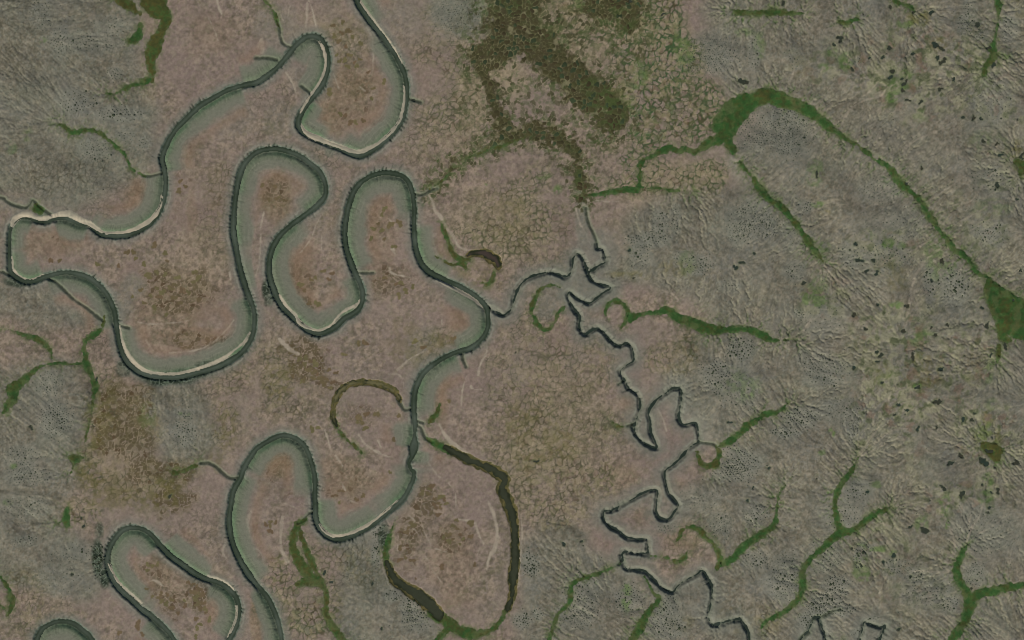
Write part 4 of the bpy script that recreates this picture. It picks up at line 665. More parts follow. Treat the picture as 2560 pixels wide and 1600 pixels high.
Z = big * 2.2 + mid * .55 + fine * .16
Z += hills * (fbm(PX, PY, 120, 3, 131) * 2.2)
Z *= ss(0, 60, np.where(rok, rb, 60)) * .9 + .1
Z += hills * (rill_c * .2 + rill_f * .14) * ss(-2, 12, -sw_all)
Z += hills * (fbm(PX, PY, 75, 3, 132) * 2.4 + fbm(PX, PY, 22, 3, 133) * .55)
gl = np.clip(gully_s * 1.5, 0, 1.2) * (.5 + .5 * ss(1250, 1500, PX)) * np.maximum(hills, .25 * (1 - np.clip(rok * ss(60, 20, rb), 0, 1)))
Z -= gl * 1.9 + hills * (np.clip(gully_w, 0, 1.4) * .9 + np.clip(gully_v, 0, 1.4) * 4.2) * (.45 + .55 * ss(1250, 1500, PX)) * ss(0, 40, -sw_all)
Z += hills * (far_d * .022) * ss(0, 30, np.where(rok, rb, 99))
Z += (w2 * .1 + tiny * .12)
trA = ss(2.7, .7, edge_a + w2 * .3)
trB = ss(1.9, .3, edge_b + w2 * .4)
net_d = np.maximum(net_dark, .85 * net_green) * trA * np.clip(.7 + .5 * noise(PX, PY, 30, 134), 0, 1)
n_w = fbm(PX, PY, 34, 3, 137) + .55 * ss(1450, 1560, PX) * ss(430, 380, PY)
net_g = np.clip(net_green * 1.15, 0, 1) * ss(2.9, .7, edge_a + w2 * .6 - 1.9 * np.clip(n_w, -.6, 1.2)) * ss(-1.1, -.3, n_w)
Z -= .55 * np.maximum(net_d, net_g * .8)
# earth hummocks of the hills, and troughs of the marsh
Z += hills * .25 * ss(2.2, 0, f1d) * (.3 + .7 * ss(0, .5, mid))
Z += marsh * .35 * (ss(.5, 2.2, edge_b) * -1)
for (cx, cy, r, h) in [(2250, 980, 260, 9), (2350, 250, 240, 9), (2300, 620, 150, 6), (1900, 620, 110, 5), (1830, 340, 70, 4), (1840, 1000, 100, 5), (2100, 1500, 150, 5), (2460, 1330, 120, 5), (2050, 1150, 90, 4), (120, 200, 140, 5), (140, 1050, 80, 4)]:
    Z += h * np.exp(-((PX - cx) ** 2 + (PY - cy) ** 2) / (2 * r * r)) * hills
# river
Z -= rok * (1.3 * np.exp(-np.clip(rb, 0, 99) / 22) * (.3 + .7 * inn))
Z -= 4.6 * river_t + rok * np.clip(-rb, 0, 4) * .35
Z -= rok * (2.2 * t_out * ss(20, 5, rb) + 1.0 * t_long + .55 * t_in)
# stream and gullies
s_wid = 1.5 + .9 * noise(s_s, s_s * 0, 26, 77) + .7 * noise(s_s, s_s * 0, 9, 78)
s_t = s_ok * (1 - ss(s_wid - .8, s_wid + 8.5 + 2 * noise(s_s, s_side * 30, 18, 80), sb))
Z -= 5.2 * s_t + s_ok * 1.2 * np.exp(-np.clip(sb, 0, 60) / 16) + 1.2 * s_teeth
g_t = g_ok * (1 - ss(.8, 6.0, gb))
Z -= 2.4 * g_t * ss(30, 60, np.where(s_ok, 60 - 0 * sb, 60))
# swales, lakes, ponds, bars, patches
sw_in = ss(-9, 3, sw_all)
Z -= .9 * sw_in
lk_in = ss(-5, 1.5, lake_all)
Z -= 2.6 * lk_in
pd_in = ss(-1.6, 1.4, pond_s)
Z -= 1.7 * pd_in
br_in = ss(-3, 2.5, bar_all)
Z = Z + br_in * .45
Z = np.where((bar_all > 0) & rok, np.maximum(Z, -3.6 + .3 * ss(0, 3, bar_all) + .1), Z)
pt_in = ss(-1.2, 1.2, peat_s)
Z -= .35 * pt_in
Z_smooth = blur(np.where(lake_all > -12, Z + 2.6 * lk_in, Z), 14, 1)
Z = Z * (1 - lk_in) + (Z_smooth - 2.4) * lk_in
Z = Z.astype(F32)
WATER = -3.6

# ------------------------------------------------------------------ what grows or lies where: base colours of the soil and plants
pal = lambda *c: rgb(*c)
A = np.empty((NY, NX, 3), F32)
A[:] = pal(127, 112, 101)

def lay(m, col):
    global A
    A += np.clip(m, 0, 1)[..., None] * (pal(*col) - A)

lay(ss(-.5, .9, mid) * .35, (112, 108, 94))
lay(ss(.1, 1, fbm(PX, PY, 130, 3, 201)) * .5, (124, 105, 94))
lay(pinkish * .7, (121, 105, 97))
lay(orange * .75, (122, 101, 78))
lay(orange * ss(0, .8, mid) * .5, (108, 92, 62))
lay(tan * (.55 + .45 * ss(-.4, .5, fine)), (142, 129, 102))
dm = blobs([(q[0], q[1], q[2] * 1.15, q[3] * 1.15, min(1, q[5] / 2)) for q in dots], .3, 238)
lay(hills * .96, (107, 107, 94))
lay(hills * ss(.0, .8, fbm(PX, PY, 55, 3, 207)) * .5, (102, 105, 89))
lay(hills * ss(.1, .9, fbm(PX, PY, 60, 3, 211)) * .32, (115, 107, 95))
lay(hills * ss(.2, .9, fbm(PX, PY, 80, 3, 215)) * .4, (104, 104, 98))
lay(soft_grey * .8, (106, 109, 96))
# heath mottling, lichen, small bare spots
hs = fbm(PX, PY, 8.5, 3, 225)
hs2 = fbm(PX, PY, 15, 4, 226)
sm = ss(-.55, .35, fbm(PX, PY, 95, 3, 227)) * (1 - .75 * pinkish) * (1 - .8 * soft_grey)
sm = sm * (1 - .6 * ss(110, 40, np.where(rok, rb, 999)) * ss(0, .4, blur(inn, 25, 1)))
lay(ss(.0, .32, hs2) * .5 * (1 - hills * .75) * (.25 + .75 * sm), (146, 129, 107))
lay(ss(.1, .36, -hs2) * .36 * (.3 + .7 * sm), (100, 89, 71))
lay(ss(.12, .4, hs) * .42 * (.3 + .7 * sm) * (1 - .5 * hills), (146, 131, 111))
lay(ss(.18, .42, -hs) * .46 * (.3 + .7 * sm), (84, 76, 59))
lay(ss(.22, .5, fbm(PX, PY, 5.5, 2, 228)) * .45 * (.4 + .6 * sm), (82, 76, 60))
lay(ss(.35, .7, -hs2) * ss(.0, .5, mid) * .5 * (1 - hills) * sm, (86, 84, 56))
lay(ss(.25, .8, fbm(PX, PY, 9, 2, 221)) * .25 * (1 - hills), (106, 104, 78))
lay(ss(.1, .9, tiny) * .26, (146, 134, 114))
lay(ss(.1, .9, -tiny) * .30, (80, 75, 62))
# rills: pale crests and channel lines, darker hollows
rl = hills * (.35 + .65 * H_E) * ss(-1, 14, -sw_all)
brk = ss(-.4, .5, fbm(PX, PY, 34, 3, 229))
lay(hills * np.clip(gully_w, 0, 1) * .22 * ss(-8, 30, -sw_all), (92, 94, 76))
lay(np.clip(gl, 0, 1) * ss(-.9, .2, fbm(PX, PY, 60, 3, 234)) * .6 * (.55 + .45 * H_E), (140, 136, 112))
lay(np.clip(gl * 1.5, 0, 1) * ss(-60, -6, sw_all) * ss(-.4, .3, fine + .6 * mid), (70, 88, 50))
lay(rl * brk * ss(.6, 2.0, rill_c) * .36, (140, 132, 108))
lay(rl * (1.1 - brk) * ss(.6, 2.0, -rill_c) * .32, (86, 86, 70))
hf = hills * (.35 + .65 * H_E)
lay(hf * ss(.3, 2.0, rill_f) * .20, (134, 125, 106))
lay(hf * ss(.3, 2.0, -rill_f) * .22, (76, 74, 61))
lay(hills * ss(.15, .55, fbm(PX, PY, 6.5, 2, 233)) * .32, (80, 79, 62))
lay(hills * ss(.15, .55, fbm(PX, PY, 7.5, 2, 235)) * .28, (136, 128, 108))
lay(dm * .5, (114, 115, 102))
# hummock dots in the hills, faint
lay(hills * ss(2.0, .6, f1d + w2) * ss(-.2, .7, fbm(PX, PY, 70, 3, 231)) * .42, (72, 72, 56))
# patchy ridge country in the east: pale lichen, green hollows
ridge = H_E * np.clip(blobs([(2300,180,190,130,1),(2250,960,130,200,1),(2230,620,120,60,.7),(2400,900,120,120,.9),(2480,1080,120,80,1),(2370,1250,130,60,.8),(2200,1370,80,90,.7),(2500,420,70,120,.7),(2420,560,100,90,.6),(2050,760,80,60,.7),(2060,170,80,60,.6),(2500,250,80,120,.7),(2300,1450,150,110,.4),(2120,740,60,60,.5),(2480,700,60,60,.4),(1980,640,.1,.1,0)], .4, 236), 0, 1)
q1 = fbm(PX + w1 * 5, PY + mid * 5, 24, 5, 241)
q2 = fbm(PX + mid * 4, PY + w1 * 5, 18, 5, 247)
lay(ridge * ss(.1, .35, q1) * .5, (136, 134, 104))
lay(ridge * ss(.2, .42, q2) * .55, (86, 92, 60))
lay(ridge * ss(.5, .62, q2) * .6, (60, 68, 44))
lay(ridge * ss(.35, .75, -q1) * .5, (112, 90, 74))
lay(ridge * ss(.45, .8, -q2) * .6, (70, 74, 54))
# polygons
lay(tan * net_green * ss(.4, 1, ida) * .3, (150, 138, 108))
gz = np.clip(ss(1400, 1520, PX) * ss(520, 430, PY) + .3 * ss(.0, .6, big), 0, 1)
lay(net_g * (.85 + .15 * gz), (74, 75, 51))
lay(net_g * gz * (.6 + .4 * ss(-.5, .2, mid)), (54, 80, 46))
lay(net_green * ss(.75, 1.0, net_green) * ss(.1, .5, fbm(PX, PY, 30, 3, 255)) * .6, (70, 92, 52))
lay(net_g * ss(.1, .8, fbm(PX, PY, 40, 3, 251)) * .7, (74, 62, 42))
lay(net_d * .85, (64, 62, 48))
mt = fbm(PX + w2 * 2, PY, 11, 3, 253)
lay(net_green * (.45 + .55 * gz) * ss(.2, .5, mt) * ss(-.2, .4, fbm(PX, PY, 50, 3, 254)) * .5, (76, 84, 52))
lay(net_green * ss(.1, .5, -mt) * .55, (146, 134, 104))
lay(np.maximum(net_green, net_dark) * trB * .35, (76, 74, 54))
lay(net_green * ss(.62, .9, idb) * ss(.3, 1.6, edge_b) * .5, (92, 92, 58))
lay(net_green * ss(.2, .0, idb) * ss(.3, 1.6, edge_b) * .45, (82, 64, 44))
pz = blobs([(430,740,110,75,.9),(470,830,.1,.1,0),(500,850,90,26,1),(360,480,50,40,.5),(310,1000,70,60,1),(290,1080,70,60,1),(340,1110,60,50,.9),(380,1180,60,40,1),(430,1240,70,50,1),(300,1220,60,40,.6),(450,1200,50,50,.9),(440,520,50,60,.4),(860,230,70,80,.6),(890,560,70,60,.7),(880,580,30,50,.4),(690,480,40,50,.8),(740,690,60,50,.7),(760,690,60,50,.5),(750,760,50,20,.9),(840,660,20,30,.4),(980,700,60,50,.8),(770,910,80,60,1),(820,960,50,40,.9),(900,1040,60,40,.7),(690,1150,60,60,.7),(700,1210,60,50,.6),(860,1220,70,50,.6),(380,1440,50,60,.7),(500,1480,40,60,1),(430,1510,40,40,.8),(1070,1250,50,60,.9),(1030,1330,40,60,.9),(1130,1340,60,50,.8),(1020,1400,50,40,.6),(530,1560,.1,.1,0),(160,600,60,40,.6),(640,250,.1,.1,0),(460,420,60,60,.5),(540,470,40,70,.5),(760,560,30,20,.4),(640,1350,14,90,.5),(1130,1130,40,30,.4)], .4, 256)
pcell = ss(-.06, .06, idb - .78 + .5 * pz) * ss(.4, 1.8, edge_b)
lay(pz * pcell * ss(.25, .95, pz) * .9, (82, 72, 50))
lay(pz * ss(.84, .92, idb) * ss(.4, 1.6, edge_b) * .7, (78, 62, 42))
lay(pz * ss(.55, .3, idb) * ss(.4, 2.0, edge_b) * .4, (100, 90, 62))
lay(blobs([(290,1010,50,60,1),(330,1080,60,50,1),(370,1160,50,40,1),(430,1235,60,50,1),(310,1190,60,40,.6)], .4, 279) * ss(-.35, .3, fine) * .5, (82, 76, 48))
lay(pz * ss(1.4, .2, edge_b) * ss(-.4, .4, w1) * .55, (146, 128, 106))
# olive and lush patches
lay(olive * ss(-.5, .4, fine + .5 * w2) * .62, (94, 88, 46))
lay(olive * ss(.2, .8, q1) * .4, (74, 78, 36))
lay(lush * ss(-.6, .3, fine + .4 * w2) * .72, (84, 106, 54))
lay(lush * ss(.3, .9, q2) * .5, (56, 88, 36))
# brown marsh: dark wet polygons with pale rims
lay(marsh * .95, (62, 59, 36))
lay(marsh * ss(.35, .75, idb) * .4, (70, 70, 38))
lay(marsh * ss(.8, .95, idb) * .6, (54, 66, 38))
lay(marsh * ss(.0, .7, w1) * .3, (60, 50, 34))
msp = np.maximum(ss(-50, -4, marsh_s) * (1 - marsh), blobs([(1240,170,110,140,.8),(1330,210,80,110,.7),(1290,40,130,60,1),(1450,70,120,80,.8),(1560,110,70,90,.7),(1430,330,80,60,.8),(1340,300,80,40,.7),(1540,230,60,90,.9),(1180,260,50,90,.5),(1230,100,50,60,.9)], .4, 264)) * (1 - marsh)
lay(msp * ss(.42, .55, idb) * ss(.3, 1.4, edge_b) * .8, (74, 78, 48))
lay(msp * ss(.7, .8, idb) * ss(.3, 1.6, edge_b) * .8, (58, 56, 34))
lay(msp * ss(.15, .45, mt) * .55, (66, 82, 44))
lay(ss(-46, -6, marsh_s) * (1 - marsh) * ss(1.2, .2, edge_b) * .35, (150, 140, 108))
lay(marsh * ss(1.3, .2, edge_b + w2 * .8) * (.3 + .4 * ss(-.2, .7, mid)), (114, 110, 78))
lay(marsh * blobs([(1530,250,50,70,1),(1480,215,40,30,.8),(1290,10,70,30,.8),(1360,60,50,30,.6),(1570,20,40,60,.7),(1410,370,40,30,.5),(1450,460,20,40,.9)], .4, 263) * .75 * ss(-.6, .4, w1), (62, 76, 38))
lay(marsh * ss(.5, .9, fbm(PX, PY, 16, 3, 261)) * .55, (128, 122, 92))
# scroll lines of dry silt
sc_s = strip_mask([[(x, y, max(h * (.8 if x < 1300 else .5), .9)) for (x, y, h) in p] for p in scars], rag=1.5, seed=80)
lay(ss(-1.6, 1.6, sc_s) * (.55 + .4 * ss(-.5, .6, w1)) * (1 - .5 * hills), (151, 140, 121))
# swale verges
vg = ss(-16, 0, sw_all) * (1 - ss(-1, 1, sw_all))
lay(vg * ss(-.2, .4, fine + w2 * .7) * .6, (86, 95, 58))
lay(ss(-2.2, 0, sw_all) * .8, (66, 76, 46))
lay(ss(-9, -1, lake_all) * .5 * ss(-.5, .5, fine), (92, 90, 52))
lay(ss(-2.5, 0, lake_all), (66, 60, 44))
lay(ss(-6, 0, pond_s) * .5 * ss(-.6, .5, w2), (84, 92, 64))
lay(ss(-.9, .4, pond_s), (44, 50, 40))
lay(pt_in * .8, (92, 76, 56))
# river banks: damp sedge next the water, drier upwards
grn = rok * (rb > -30)
wet_in = ss(60, 22, rb + mid * 8) * inn
lay(grn * wet_in * .8, (106, 106, 92))
lay(grn * ss(46, 36, rb + mid * 9 + w1 * 3) * np.clip(inn * 1.3, 0, 1) * .82, (107, 108, 92))
lay(grn * ss(34, 12, rb + w1 * 4) * inn * .6, (98, 107, 84))
arc = np.sin((rb + 2.5 * noise(rs, rs * 0, 55, 274) * 2 + w1 * 2.2 + mid * 4) * (2 * math.pi / 10.5))
lay(grn * inn * ss(5, 12, rb) * ss(78, 50, rb) * ss(.5, .98, arc) * ss(0, .6, noise(rs, rb * 3, 60, 275)) * .22, (136, 136, 116))
lay(grn * inn * ss(5, 12, rb) * ss(60, 40, rb) * ss(.6, .98, -arc) * ss(0, .6, noise(rs, rb * 3, 45, 276)) * .2, (84, 94, 74))
lay(grn * ss(19, 7, rb + w1 * 2) * inn * (.5 + .5 * noise(rs, rs * 0, 60, 271)), (85, 107, 78))
lay(grn * ss(4.6, 2.4, rb) * np.clip(inn + .1, 0, 1) * .75 * ss(-.5, .2, noise(rs, rs * 0, 33, 277)), (130, 136, 116))
lay(grn * ss(84, 62, rb + mid * 6) * ss(44, 60, rb + mid * 6) * inn * .35, (124, 100, 78))
oth = (1 - inn)
lay(grn * ss(30, 6, rb + w1 * 4) * oth * .6, (106, 108, 96))
lay(grn * ss(9, 4, rb + w2 * 1.5) * oth * .7, (96, 104, 88))
lay(grn * oth * ss(8, 10, rb + w2) * ss(14.5, 11, rb + w2) * ss(-.2, .4, noise(rs, rside * 30, 35, 36)) * .6, (132, 130, 114))
lay(grn * ss(8, 3, rb + w2 * 2) * oth * (.35 + .35 * outer), (78, 92, 80))
lay(grn * ss(8, 3, rb) * oth * ss(.0, .5, fbm(PX, PY, 6, 2, 278)) * .6, (52, 62, 52))
lay(grn * t_out * ss(24, 8, rb) * .95, (46, 54, 42))  # bank notches: their shade painted in with the dark of wet peat
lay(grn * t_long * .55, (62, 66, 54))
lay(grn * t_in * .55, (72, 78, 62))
lay(grn * ss(1.0, -1.5, rb), (62, 72, 58))
# wide fringes of dark wet polygons on three outer bends
fr = blobs([(420,945,70,16,1),(480,930,50,16,.8),(520,915,40,14,.6),(245,1400,16,52,1),(262,1440,16,30,1),(665,725,12,26,.9),(672,750,14,20,.7),(960,1340,14,30,.8),(310,920,20,20,.6),(40,705,36,14,.7),(250,1325,14,20,.6)], .3, 272) * ss(-1, 2, rb)
lay(fr * .85, (66, 80, 62))
lay(fr * ss(.4, 1.6, edge_b) * ss(.2, .4, idb) * .9, (30, 40, 28))
lay(fr * ss(.9, .2, edge_b) * .6, (116, 124, 108))
Z -= (fr * ss(.6, 2.4, edge_b) * 1.3).astype(F32)
# stream valley
lay(s_ok * ss(42, 12, sb + w1 * 4) * .55, (105, 106, 94))
lay(s_ok * ss(16, 7, sb + w2 * 2) * .6, (104, 106, 91))
lay(s_ok * ss(15, 11.5, sb) * ss(7, 10, sb) * .5 * ss(-.3, .6, w1), (130, 130, 114))
lay(s_ok * ss(7, 3, sb + w2 * 1.5) * .35, (88, 96, 80))
lay(s_ok * ss(s_wid + 1.2, s_wid - .6, sb + w2 * .8) * .75, (60, 70, 58))
lay(s_ok * s_teeth * .75, (50, 56, 48))
lay(g_ok * ss(9, 4, gb) * .6, (98, 104, 84))
lay(g_ok * ss(3.5, 1, gb) * .85, (52, 58, 44))
lay(ss(-1.5, .5, bar_all), (150, 142, 122))
lay(br_in * ss(.0, .8, w1) * .3, (132, 130, 108))
A = np.clip(A, .01, .9)

# ------------------------------------------------------------------ materials
def material(name, rough=.95, spec=.15, vary=.22, scale=(.35, .07), bump=.25, base=None, dist=.25):
    m = bpy.data.materials.new(name)
    m.use_nodes = True
    nt = m.node_tree
    b = nt.nodes["Principled BSDF"]
    b.inputs["Roughness"].default_value = rough
    b.inputs["Specular IOR Level"].default_value = spec
    N, L = nt.nodes.new, nt.links.new
    if base is None:
        at = N("ShaderNodeAttribute")
        at.attribute_name = "tint"
        col = at.outputs["Color"]
    else:
        rg = N("ShaderNodeRGB")
        rg.outputs[0].default_value = (*[float(v) for v in base], 1)
        col = rg.outputs[0]
    tc = N("ShaderNodeTexCoord")
    facs = []
    for s in scale:
        nz = N("ShaderNodeTexNoise")
        nz.inputs["Scale"].default_value = s
        nz.inputs["Detail"].default_value = 5
        nz.inputs["Roughness"].default_value = .7
        L(tc.outputs["Object"], nz.inputs["Vector"])
        facs.append(nz.outputs["Fac"])
    ad = N("ShaderNodeMath")
    ad.operation = 'ADD'
    L(facs[0], ad.inputs[0])
    L(facs[1], ad.inputs[1])
    mr = N("ShaderNodeMapRange")
    mr.inputs["From Min"].default_value = .55
    mr.inputs["From Max"].default_value = 1.45
    mr.inputs["To Min"].default_value = 1 - vary
    mr.inputs["To Max"].default_value = 1 + vary
    L(ad.outputs[0], mr.inputs["Value"])
    vm = N("ShaderNodeVectorMath")
    vm.operation = 'SCALE'
    L(col, vm.inputs[0])
    L(mr.outputs[0], vm.inputs["Scale"])
    L(vm.outputs[0], b.inputs["Base Color"])
    if bump:
        bp = N("ShaderNodeBump")
        bp.inputs["Strength"].default_value = bump
        bp.inputs["Distance"].default_value = dist
        L(facs[0], bp.inputs["Height"])
        L(bp.outputs[0], b.inputs["Normal"])
    return m

M_LAND = material("tundra_soil", vary=.24, scale=(.45, .12), bump=.5, dist=.5)
M_SEDGE = material("sedge_blades", vary=.30, scale=(.5, .12), bump=.7, dist=.6)
M_SAND = material("river_silt", vary=.14, scale=(.4, .06), bump=.3)
M_PEAT = material("wet_peat", vary=.25, scale=(.5, .15), bump=.4, rough=.8)
M_WATER = material("river_water", rough=.35, spec=.1, vary=.22, scale=(.03, .008), bump=.03, dist=.1)
M_POND = material("pond_water", rough=.35, spec=.1, vary=.2, scale=(.1, .03), bump=.03, dist=.1)
M_SHRUB = material("dwarf_shrub_leaves", vary=.35, scale=(.9, .3), bump=.6, dist=.4)

# ------------------------------------------------------------------ meshes
def link(name, V, Fq, mat, tint=None, parent=None, smooth=True):
    """one mesh object out of arrays: V (n,3), faces (m,3|4)"""
    me = bpy.data.meshes.new(name)
    k = Fq.shape[1]
    me.vertices.add(len(V))
    me.vertices.foreach_set("co", np.ascontiguousarray(V, F32).ravel())
    me.loops.add(Fq.size)
    me.polygons.add(len(Fq))
    me.polygons.foreach_set("loop_start", np.arange(0, Fq.size, k, dtype=np.int32))
    me.loops.foreach_set("vertex_index", np.ascontiguousarray(Fq, np.int32).ravel())
    me.polygons.foreach_set("use_smooth", np.full(len(Fq), smooth))
    if tint is not None:
        at = me.color_attributes.new("tint", 'FLOAT_COLOR', 'POINT')
        c = np.ones((len(V), 4), F32)
        c[:, :3] = tint
        at.data.foreach_set("color", c.ravel())
    me.update(calc_edges=True)
    me.materials.append(mat)
    o = bpy.data.objects.new(name, me)
    C.objects.link(o)
    if parent:
        o.parent = parent
    return o

def tag(o, label=None, cat=None, group=None, kind=None):
    for k, v in (("label", label), ("category", cat), ("group", group), ("kind", kind)):
        if v:
            o[k] = v
    return o

def W(x, y, z):
    return np.stack([np.asarray(x) - 1280, 800 - np.asarray(y), np.asarray(z)], -1)

# ground: one sheet, fine over the surveyed land and coarse out to the horizon
ext = np.cumsum(9.0 * 1.42 ** np.arange(18))
xa = np.concatenate([X0 - ext[::-1], gx, gx[-1] + ext])
ya = np.concatenate([Y0 - ext[::-1], gy, gy[-1] + ext])
ne = len(ext)
back = np.minimum(np.round(ext / D).astype(int), 400)          # beyond the survey the land goes on as its mirror image
mi = np.concatenate([back[::-1], np.arange(NX), NX - 1 - back])
mj = np.concatenate([back[::-1], np.arange(NY), NY - 1 - back])
GX, GY = np.meshgrid(xa, ya)
GZ = Z[np.ix_(mj, mi)].copy()
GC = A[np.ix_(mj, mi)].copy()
off = np.zeros(GZ.shape, F32)
far = np.concatenate([ext[::-1], np.zeros(NX), ext])[None, :] + np.concatenate([ext[::-1], np.zeros(NY), ext])[:, None]
t = ss(20, 900, far)
GZ = (GZ * (1 - t)).astype(F32)
GC = (GC + .85 * t[..., None] * (rgb(112, 106, 93) - GC)).astype(F32)
nx, ny = len(xa), len(ya)
I = np.arange(nx * ny).reshape(ny, nx)
quads = np.stack([I[1:, :-1], I[1:, 1:], I[:-1, 1:], I[:-1, :-1]], -1).reshape(-1, 4)
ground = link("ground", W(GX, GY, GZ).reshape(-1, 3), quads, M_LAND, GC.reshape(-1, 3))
tag(ground, "pinkish tan and grey tundra with cracked polygons", None, None, "structure")

def from_mask(name, s, lo, zf, mat, cf, parent=None, step=1, box=None):
    """mesh over the raster cells where s > lo; zf / cf give height and colour at the chosen vertices"""
    if box is None:
        on = s > lo
        jj, ii = np.nonzero(on)
        if len(jj) == 0:
            return None
        box = (max(jj.min() - 1, 0), min(jj.max() + 2, NY), max(ii.min() - 1, 0), min(ii.max() + 2, NX))
    j0, j1, i0, i1 = box
    sl = (slice(j0, j1), slice(i0, i1))
    on = s[sl] > lo
    cell = on[:-1, :-1] | on[1:, :-1] | on[:-1, 1:] | on[1:, 1:]
    vert = np.zeros(on.shape, bool)
    vert[:-1, :-1] |= cell
    vert[1:, :-1] |= cell
    vert[:-1, 1:] |= cell
    vert[1:, 1:] |= cell
    idx = np.full(on.shape, -1, np.int64)
    idx[vert] = np.arange(vert.sum())
    q = np.stack([idx[1:, :-1][cell], idx[1:, 1:][cell], idx[:-1, 1:][cell], idx[:-1, :-1][cell]], -1)
    z = zf(sl)[vert]
    c = cf(sl)[vert]
    return link(name, W(PX[sl][vert], PY[sl][vert], z), q, mat, c, parent)

def mixc(c0, c1, t):
    return pal(*c0) + (pal(*c1) - pal(*c0)) * np.clip(t, 0, 1)[..., None]
# ------------------------------------------------------------------ water
names = ["dark green meandering river winding through the western plain", "river bend with dark wet polygons on its bank in the southwest corner", "short arc of river cut off by the southern edge"]
whichr = np.where(rok, (np.cumsum([0] + [len(p) for p in RP])[1:][:, None, None] <= rii[None]).sum(0), -1)
wat_t = np.clip(.5 + .5 * noise(rs, rs * 0, 45, 401) + .25 * w1, 0, 1)
for k, lab in enumerate(names):
    s = np.where(whichr == k, -rb, -99).astype(F32)
    o = from_mask("river", s, -1.4, lambda sl: np.full(PX[sl].shape, WATER, F32), M_WATER,
                  lambda sl: mixc((48, 58, 44), (78, 86, 74), np.clip(wat_t[sl] * .75 + .45 * ss(.5, -3.5, rb[sl]) - .2, 0, 1)))
    tag(o, lab, None, None, "structure")
Zs = blur(np.where(s_ok, Z + 5.2 * s_t, Z), 6, 1) - 4.95
whichs = np.where(s_ok, (np.cumsum([0] + [len(p) for p in SP])[1:][:, None, None] <= s_ii[None]).sum(0), -1)
slab = ["narrow winding stream in its dark gully", "small branch of the stream at its star-shaped bend", "little pointed stream bend at the southern edge", "little square stream bend at the southern edge"]
for k, lab in enumerate(slab):
    s = np.where(whichs == k, s_wid - 1.6 - sb, -99).astype(F32)
    o = from_mask("stream", s, -2.0, lambda sl: Zs[sl], M_WATER, lambda sl: mixc((36, 46, 38), (54, 60, 52), wat_t[sl]))
    if o:
        tag(o, lab, None, None, "structure")

for (nm, lab, cat, paths, c), s in zip(lakes, lake_s):
    Wl = Z_smooth - 1.5
    cc = tuple(min(255, v * 1.12) for v in c)
    o = from_mask(nm, s, -3.5, lambda sl: Wl[sl], M_POND,
                  lambda sl: mixc((38, 42, 27), tuple(v * 1.12 for v in c), ss(0, 6.5, s[sl] + 2.5 * w1[sl] + 2 * mid[sl])))
    tag(o, lab, cat)
    fr_ = np.minimum(1.6 + N9 * 2.6 + N24 * 2.2 - np.abs(s + 1.2), 6).astype(F32)
    from_mask("sedge_fringe", np.where(sw_all > -2, -9, fr_), -1.0, lambda sl: np.maximum(Z[sl], Wl[sl]) + .25 * ss(-1, 1.5, fr_[sl]) - .08, M_SEDGE,
              lambda sl: mixc((92, 84, 50), (66, 66, 38), .5 + .8 * w2[sl]), o)

# ------------------------------------------------------------------ landmarks used in the wording of labels
LM = [("the wedge-shaped green meadow", 2500, 790), ("the fork of the Y-shaped green swale", 2095, 1328), ("the fork of the thick southeastern swale", 2415, 1490), ("the crescent pond", 1230, 645),
      ("the star-shaped stream bend", 1450, 690), ("the round pool in the river", 1034, 1115), ("the broad bend of the longest green swale", 1890, 235), ("the middle of the brown marsh", 1390, 160),
      ("the hairpin bends of the stream", 1640, 1110), ("the pear-shaped river loop", 870, 250), ("the foot of the wide U-shaped loop", 420, 930), ("the westernmost river bend", 30, 600),
      ("the southern tip of the straight green swale", 2060, 660), ("the fat tail of the thin green thread", 2480, 140), ("the northern tip of the Y-shaped swale", 2145, 1152), ("the eastern end of the wavy swale", 1950, 850),
      ("the southern sill of the ring lake", 1180, 1570), ("the rounded tongue between the river loops", 760, 660), ("the northern branch tip of the southeastern swale", 2418, 1360), ("the largest dark pond", 2458, 1152),
      ("the olive marsh band", 385, 100), ("the oxbow above the round pool", 880, 960), ("the top of the southwestern loop", 340, 1320), ("the middle of the ring lake plain", 1130, 1390),
      ("the upper head of the straight green swale", 1870, 470), ("the olive branching marsh", 770, 1430), ("the elbow of the slender southern swale", 1430, 1470), ("the western tip of the forked green swale", 155, 315),
      ("the olive ring of sedge by the stream", 1740, 1330), ("the river bend beside the crescent pond", 1040, 560), ("the northern river bend", 780, 100), ("the confluence of stream and river", 1220, 770)]
U = "first second third fourth fifth sixth seventh eighth ninth tenth eleventh twelfth thirteenth fourteenth fifteenth sixteenth seventeenth eighteenth nineteenth twentieth".split()
def nth(k):
    if k == 0:
        return "nearest"
    return (U[k] if k < 20 else ("twenty-" if k < 29 else "thirty-") + U[(k - 20) % 10] if k not in (29,) else "thirtieth") + " nearest"

def ranks(L):
    """for each place the landmark to which it stands closest in the count, and that count: always true, never the same twice"""
    P = np.array([(q[0], q[1]) for q in L])
    d = np.stack([np.hypot(P[:, 0] - l[1], P[:, 1] - l[2]) for l in LM], 1)
    rk = d.argsort(0).argsort(0)
    best = (rk + d * 1e-5).argmin(1)
    return [(int(rk[k, best[k]]), LM[best[k]][0]) for k in range(len(L))]

